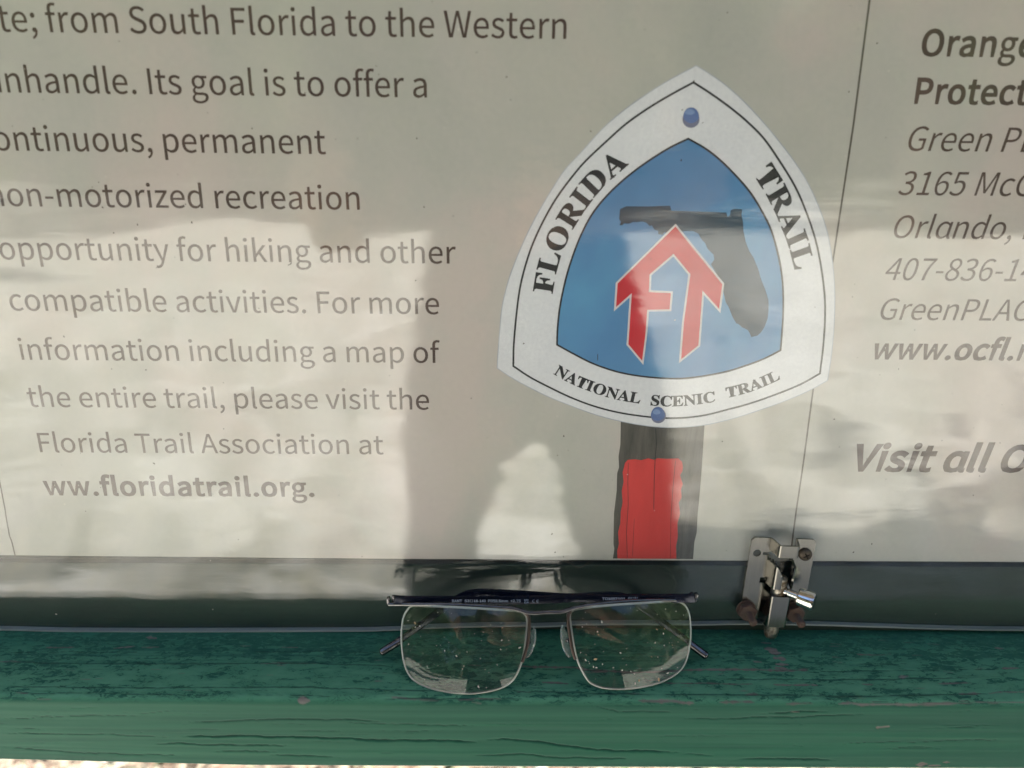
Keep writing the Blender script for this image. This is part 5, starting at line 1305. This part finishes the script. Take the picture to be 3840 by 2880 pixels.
def lens(outline, fz, seed, label):
    pts = [gp(*fz(*p)) for p in outline]
    pts = [Vector(q) for q in catmull([tuple(p) for p in pts], 3, closed=True)]
    c = sum(pts, Vector()) / len(pts)
    n = len(pts); K = 14
    bm = bmesh.new()
    def surf(side):
        rings = []
        for k in range(K + 1):
            s = k / K
            ring = []
            for p in pts:
                q = c + (p - c) * s
                r2 = (q - c).length_squared
                rm2 = 26.0 ** 2
                if side > 0: off = .9 + (rm2 - r2) / (2 * 68.0)
                else: off = -.5 + (rm2 - r2) / (2 * 96.0)
                ring.append(q + N_FR * off)
            rings.append(ring)
        return rings
    A = surf(1); B = surf(-1)
    def add(rings, flip):
        c0 = bm.verts.new(rings[0][0]); prev = None
        vr = []
        for k in range(1, K + 1):
            vr.append([bm.verts.new(p) for p in rings[k]])
        for i in range(n):
            f = (c0, vr[0][i], vr[0][(i + 1) % n]); bm.faces.new(f)
        for k in range(K - 1):
            for i in range(n): bm.faces.new((vr[k][i], vr[k + 1][i], vr[k + 1][(i + 1) % n], vr[k][(i + 1) % n]))
        return vr[-1]
    a = add(A, 0); b = add(B, 1)
    for i in range(n): bm.faces.new((a[i], a[(i + 1) % n], b[(i + 1) % n], b[i]))
    front_pts = A
    o = bm_obj("lens", bm, M_LENS, glasses, smooth=40)
    o['label'] = label
    bm = bmesh.new()
    tube(bm, [(A[K][i] + B[K][i]) / 2 + (pts[i] - c).normalized() * .12 for i in range(n)], .52, 8, closed=True)
    e = bm_obj("lens_edge", bm, M_EDGE, None, smooth=60); e.parent = o
    # dust stuck to the front
    rd = random.Random(seed)
    for nm, mt, cnt in (("dust_speck", M_SPECK, 56), ("brown_debris", M_SPECKB, 8 if seed == 2 else 2)):
        bm = bmesh.new()
        for k in range(cnt):
            s = math.sqrt(rd.random()) * .93; i = rd.randrange(n)
            kk = s * K; k0 = int(kk); fr = kk - k0
            p = A[k0][i].lerp(A[min(K, k0 + 1)][i], fr) + N_FR * .08
            if seed == 2 and rd.random() < .5: p = p.lerp(c + Vector((6, 3, 6)) * 1.0 + N_FR * 1.5, 0) 
            r = rd.choice((.07, .09, .11, .14, .18, .26)) * (1.6 if nm == "brown_debris" else 1)
            if rd.random() < .05: r *= 1.8
            el_ = rd.uniform(1, 2.4); ang = rd.uniform(0, 3.14)
            ex = Vector((math.cos(ang), 0, 0)) + T_UP * math.sin(ang); ey = N_FR.cross(ex).normalized()
            top_ = bm.verts.new(p + N_FR * r * .5); rg_ = []
            for q in range(6):
                a_ = q * math.pi / 3
                rg_.append(bm.verts.new(p + ex * math.cos(a_) * r * el_ * rd.uniform(.7, 1.2) + ey * math.sin(a_) * r * rd.uniform(.7, 1.2)))
            for q in range(6): bm.faces.new((top_, rg_[q], rg_[(q + 1) % 6]))
        d = bm_obj(nm, bm, mt, None); d.parent = o
        d['kind'] = 'stuff'
    return o
lens(L_OUT, z5, 1, "lens on the left of the picture")
lens(R_OUT, z6, 2, "lens on the right of the picture")

# brow bar
BAR = [z5(205, 398), z5(330, 399), z5(600, 400), z5(1000, 402), z5(1400, 422), z5(1700, 441), z5(1850, 462), z5(1940, 490), z5(2010, 508), z5(2110, 513), z6(0, 504), z6(140, 502), z6(235, 497), z6(320, 470), z6(400, 446), z6(600, 408),
       z6(900, 372), z6(1200, 353), z6(1500, 347), z6(1800, 346), z6(1960, 346)]
barp = [gp(u, v, .6) for u, v in BAR]
barp = [Vector(q) for q in catmull([tuple(p) for p in barp], 5)]
bm = bmesh.new()
tube(bm, barp, [1.0] * len(barp), 14, flat=(1.25, .82, T_UP))
bm_obj("brow_bar", bm, M_GUN, glasses, smooth=50)
# short inner eyewire on each side of the bridge
for fz, P in ((z5, [(1960, 500), (2005, 545), (2020, 620), (2018, 740), (2005, 880), (1975, 1010), (1930, 1145)]), (z6, [(345, 480), (318, 530), (310, 600), (318, 690), (335, 800), (357, 940), (385, 1050), (408, 1108)])):
    pts = [gp(*fz(*p), .2) for p in P]
    pts = [Vector(q) for q in catmull([tuple(p) for p in pts], 5)]
    bm = bmesh.new(); tube(bm, pts, [1.0] * len(pts), 10, flat=(.75, 1.35, N_FR))
    bm_obj("inner_eyewire", bm, M_WIRE, glasses, smooth=50)
# nose pads on thin arms
for fz, ctr, top_, bot, tw, arm in ((z5, (2050, 900), (2098, 705), (1975, 1100), .55, (2000, 900)), (z6, (280, 880), (228, 665), (335, 1095), -.55, (345, 950))):
    c3 = gp(*fz(*ctr), -3.0); a3 = gp(*fz(*top_), -2.2); b3 = gp(*fz(*bot), -3.4)
    ax = (a3 - b3); Lh = ax.length / 2; ax.normalize()
    mid = (a3 + b3) / 2
    # pad faces inward and back
    nv = Vector((tw * 1.5, 1.0, .2)); nv = (nv - ax * nv.dot(ax)).normalized(); sv = ax.cross(nv).normalized()
    bm = bmesh.new()
    bmesh.ops.create_uvsphere(bm, u_segments=20, v_segments=12, radius=1.0)
    for v in bm.verts:
        x_, y_, z_ = v.co
        taper = 1 - .22 * z_
        v.co = mid + ax * z_ * Lh + sv * x_ * 2.1 * taper + nv * (y_ * 1.05 + .8 * (1 - z_ * z_) - .4)
    pad = bm_obj("nose_pad", bm, M_PAD, glasses, smooth=80)
    bm = bmesh.new()
    w0 = gp(*fz(*arm), -.4)
    tube(bm, [w0, w0.lerp(mid, .35) + Vector((0, 2.2, 1.2)), w0.lerp(mid, .75) + Vector((0, 2.4, .3)), mid - nv * .6], [.42, .4, .38, .5], 8)
    ar = bm_obj("pad_arm", bm, M_GUN, glasses, smooth=60)

def P3(u, v, y): return Vector(at(u, v, y))
TA = [(1478, 2248, -19), (1530, 2251, -17.2), (1700, 2252, -15.6), (1900, 2250, -15.5), (2050, 2247, -15.2), (2180, 2240, -13.6), (2290, 2234, -11.2), (2350, 2245, -10.2), (2400, 2276, -10.4), (2460, 2322, -12), (2520, 2366, -14.6), (2590, 2415, -17.8)]
TB = [(2606, 2242, -19), (2560, 2243, -17.2), (2400, 2244, -15.6), (2250, 2244, -15.5), (2100, 2240, -14.2), (1950, 2230, -11.4), (1800, 2224, -9.6), (1740, 2234, -9.6), (1690, 2266, -10.2), (1630, 2312, -12), (1570, 2356, -14.6), (1500, 2404, -18)]
for pts, tip, lab in ((TA, [(2575, 2405, -16.9), (2600, 2424, -18.4), (2632, 2448, -20.0), (2648, 2459, -20.9)], "folded temple hinged at the left end of the brow bar"),
                      (TB, [(1515, 2392, -16.9), (1486, 2412, -18.6), (1450, 2434, -20.2), (1432, 2446, -20.9)], "folded temple hinged at the right end of the brow bar")):
    P = [P3(*p) for p in pts]
    P = [Vector(q) for q in catmull([tuple(p) for p in P], 4)]
    n = len(P)
    bm = bmesh.new()
    rad = [1.0 if i < n * .55 else 1.0 - .28 * (i / n - .55) / .45 for i in range(n)]
    tube(bm, P, rad, 12, flat=(.62, 2.0, (0, .25, 1)))
    te = bm_obj("temple", bm, M_NAVY, glasses, smooth=50); te['label'] = lab
    Q = [P3(*p) for p in tip]
    for q in Q:
        q.z = max(q.z, rail_z(q.y) + 1.7)
    bm = bmesh.new()
    Q = [Vector(q) for q in catmull([tuple(p) for p in Q], 5)]; m = len(Q)
    end = (Q[-1] - Q[-2]).normalized()
    Q += [Q[-1] + end * .5, Q[-1] + end * .9]
    tube(bm, Q, [1.75] * m + [1.4, .6], 14)
    tt_ = bm_obj("temple_tip", bm, M_GUN, None, smooth=60); tt_.parent = te
# hinges
for (u, v) in (z5(235, 340), z6(1940, 300)):
    sgn = -1 if u < 2000 else 1
    c3 = gp(u, v, -.6)
    bm = bmesh.new()
    box(bm, (c3.x - 2.0, c3.y - 1.0, c3.z - 2.2), (c3.x - .9 * 1 + 0.2, c3.y + 1.4, c3.z + .9), .2)
    box(bm, (c3.x + .5, c3.y - .6, c3.z - 1.9), (c3.x + 2.0, c3.y + 1.8, c3.z + 1.2), .25)
    lathe(bm, [(.75, -1.6), (.8, -1.5), (.8, 1.7), (.55, 1.95), (.2, 2.0)], (c3.x + .9 * -sgn, c3.y + .2, c3.z), (0, .1, 1), 14)
    bm_obj("hinge", bm, M_GUN, glasses, smooth=40)
# markings on the temples
def mark(s, u0, u1, v, y, caph, lab):
    a = P3(u0, v, y); b = P3(u1, v, y)
    size = caph / .257
    xs_ = (b.x - a.x) / (advance(SANS, s) * size)
    vs, fs, _ = text_mesh(SANS, s, size, bold=.06, xs=xs_, res=2)
    o = mesh_mm("marking", [(a.x + p, y, a.z + q) for p, q in vs], fs, M_SILVERTXT, glasses); o['label'] = lab
def P_mark_box(u, v, y, w, h):
    a = P3(u, v, y); t_ = .16
    V = []; F = []
    for x0, z0, x1, z1 in ((0, 0, w, t_), (0, h - t_, w, h), (0, t_, t_, h - t_), (w - t_, t_, w, h - t_)):
        i = len(V); V += [(a.x + x0, y, a.z + z0), (a.x + x1, y, a.z + z0), (a.x + x1, y, a.z + z1), (a.x + x0, y, a.z + z1)]; F.append((i, i + 1, i + 2, i + 3))
    mesh_mm("marking", V, F, M_SILVERTXT, glasses)
MY = -16.35
mark("RANT", 1694, 1733, 2258, MY, 1.25, "silver print RANT on the folded temple")
mark("53", 1742, 1761, 2258, MY, 1.25, "silver print 53 on the folded temple")
P_mark_box(1763, 2258, MY, 1.25, 1.25)
mark("16-140", 1776, 1822, 2258, MY, 1.25, "silver print 16-140 on the folded temple")
mark("PD58.5mm", 1829, 1906, 2258, MY, 1.25, "silver print PD58.5mm on the folded temple")
mark("+2.75", 1914, 1953, 2258, MY, 1.25, "silver print +2.75 on the folded temple")
mark("UK", 1965, 1982, 2253, MY, .75, "small silver print UK on the folded temple")
mark("CA", 1965, 1983, 2262, MY, .8, "small silver print CA on the folded temple")
def arcmark(u, v, y, r, bar):
    c = P3(u, v, y); w = .2
    V = []; F = []; n = 12
    for k in range(n + 1):
        a = math.radians(60 + 240 * k / n)
        V += [(c.x + math.cos(a) * r, y, c.z + math.sin(a) * r), (c.x + math.cos(a) * (r - w), y, c.z + math.sin(a) * (r - w))]
        if k: i = 2 * k; F.append((i - 2, i, i + 1, i - 1))
    if bar:
        i = len(V); V += [(c.x - r + w, y, c.z - w / 2), (c.x + r * .3, y, c.z - w / 2), (c.x + r * .3, y, c.z + w / 2), (c.x - r + w, y, c.z + w / 2)]; F.append((i, i + 1, i + 2, i + 3))
    o = mesh_mm("marking", V, F, M_SILVERTXT, glasses)
arcmark(2002, 2254, MY, .72, False); arcmark(2017, 2254, MY, .72, True)
mark("TOMR2101", 2257, 2345, 2250, -16.35, 1.3, "silver print TOMR2101 on the other temple, half hidden by the brow bar")
mark("GUN", 2354, 2392, 2249, -16.35, 1.3, "silver print GUN on the other temple")

# ================================================================== PHOTOGRAPHER (seen only as a reflection)
person = tag(empty("person", (.03, -.72, GROUND_Z)), "person in dark olive shirt and dark trousers holding up a phone before the kiosk", "person")
def skin_body():
    J = {}; E = []
    def j(n, x, y, z, r, p=None):
        J[n] = (len(J), (x, y, z), r)
        if p: E.append((J[p][0], J[n][0]))
    gz = GROUND_Z
    j('pel', .03, -.78, gz + .90, .135)
    j('bel', .03, -.77, gz + 1.04, .125, 'pel'); j('che', .03, -.74, gz + 1.25, .145, 'bel'); j('clav', .03, -.73, gz + 1.40, .105, 'che')
    j('nek', .03, -.70, gz + 1.50, .052, 'clav'); j('jaw', .03, -.665, gz + 1.575, .066, 'nek'); j('hd', .03, -.655, gz + 1.65, .088, 'jaw'); j('hd2', .03, -.665, gz + 1.71, .07, 'hd')
    for s in (-1, 1):
        n = str(s)
        f_ = s > 0                             # the leg on the right of the picture stands forward
        j('hip' + n, .03 + s * (.13 if f_ else .095), -.78, gz + .82 - (0 if f_ else .03), .105 if f_ else .105, 'pel'); j('kne' + n, .03 + s * (.17 if f_ else .135), -.66 if f_ else -.78, gz + .47, .082 if f_ else .060, 'hip' + n)
        j('ank' + n, .03 + s * (.175 if f_ else .15), -.70 if f_ else -.82, gz + .09, .06 if f_ else .05, 'kne' + n); j('toe' + n, .03 + s * .19, -.58 if f_ else -.70, gz + .035, .035, 'ank' + n)
        j('sh' + n, .03 + s * .18, -.73, gz + 1.38, .062, 'clav'); j('elb' + n, .03 + s * .25, -.60, gz + 1.14, .044, 'sh' + n); j('wri' + n, -.045 + s * .10, -.355, gz + 1.08, .027, 'elb' + n)
        j('palm' + n, -.052 + s * .098, -.322, gz + 1.10, .026, 'wri' + n)
        for f in range(4):
            zz = gz + 1.075 + f * .019
            L = (.8, .95, 1, .9)[f]
            j('f%d%s' % (f, n), -.052 + s * .086, -.302, zz, .0085, 'palm' + n)
            j('g%d%s' % (f, n), -.052 + s * (.080 - .022 * L), -.292 - .006, zz + .002, .0078, 'f%d%s' % (f, n))
        j('th' + n, -.052 + s * .088, -.318, gz + 1.062, .0095, 'palm' + n); j('ti' + n, -.052 + s * .062, -.317, gz + 1.064, .0085, 'th' + n)
    me = bpy.data.meshes.new("body"); me.from_pydata([v[1] for v in J.values()], E, [])
    o = bpy.data.objects.new("body", me); C.objects.link(o)
    o.modifiers.new("skin", 'SKIN'); sk = me.skin_vertices[0].data
    for (i, _, r) in J.values():
        sk[i].radius = (r, r * (.72 if i in (0, 1, 2, 3) else 1))
    sk[0].use_root = True
    o.modifiers.new("sub", 'SUBSURF').levels = 2
    dg = bpy.context.evaluated_depsgraph_get(); dg.update()
    m2 = bpy.data.meshes.new_from_object(o.evaluated_get(dg)); m2.name = "body"
    bpy.data.objects.remove(o)
    mats = []
    for nm, c in (("dark_olive_shirt", (.020, .028, .019)), ("dark_trousers", (.020, .021, .024)), ("skin_tone", (.50, .30, .21)), ("dark_shoe", (.03, .025, .02)), ("brown_hair", (.04, .025, .015))):
        q = NT(nm); nn = q.noise(35, 4)
        q.set(Base_Color=q.ramp(nn, [(.3, tuple(v * .75 for v in c)), (.7, tuple(min(1, v * 1.2) for v in c))]), Roughness=.85); mats.append(q.m)
    m2.materials.clear()
    for m in mats: m2.materials.append(m)
    for p in m2.polygons:
        c = p.center; z = c.z - gz
        k = 0
        if z < .07: k = 3
        elif z < .95 and c.y < -.5: k = 1
        if z > 1.46 and c.y > -.78 and abs(c.x - .03) < .13 and z > 1.48: k = 2
        if z > 1.68 or (z > 1.60 and c.y < -.69): k = 4 if z > 1.5 else k
        if c.y > -.50: k = 2
        p.material_index = k; p.use_smooth = True
    b = link("body", m2); b.parent = person; b.matrix_parent_inverse = Matrix.Translation(person.location).inverted()
skin_body()
phone = empty("phone", (-.052, -.301, 0))
tag(phone, "black phone held level in front of the photographer", "phone")
q = NT("black_phone"); q.set(Base_Color=(.012, .012, .014), Roughness=.3)
bm = bmesh.new(); box(bm, (-125, -306, -56), (22, -298, 15), 2.0, 3)
bm_obj("phone_body", bm, q.m, phone)
bm = bmesh.new(); lathe(bm, [(7, 0), (7, 1.6), (6.4, 1.8)], (0, -298, 0), (0, 1, 0), 24)
bm_obj("phone_lens", bm, q.m, phone, smooth=40)
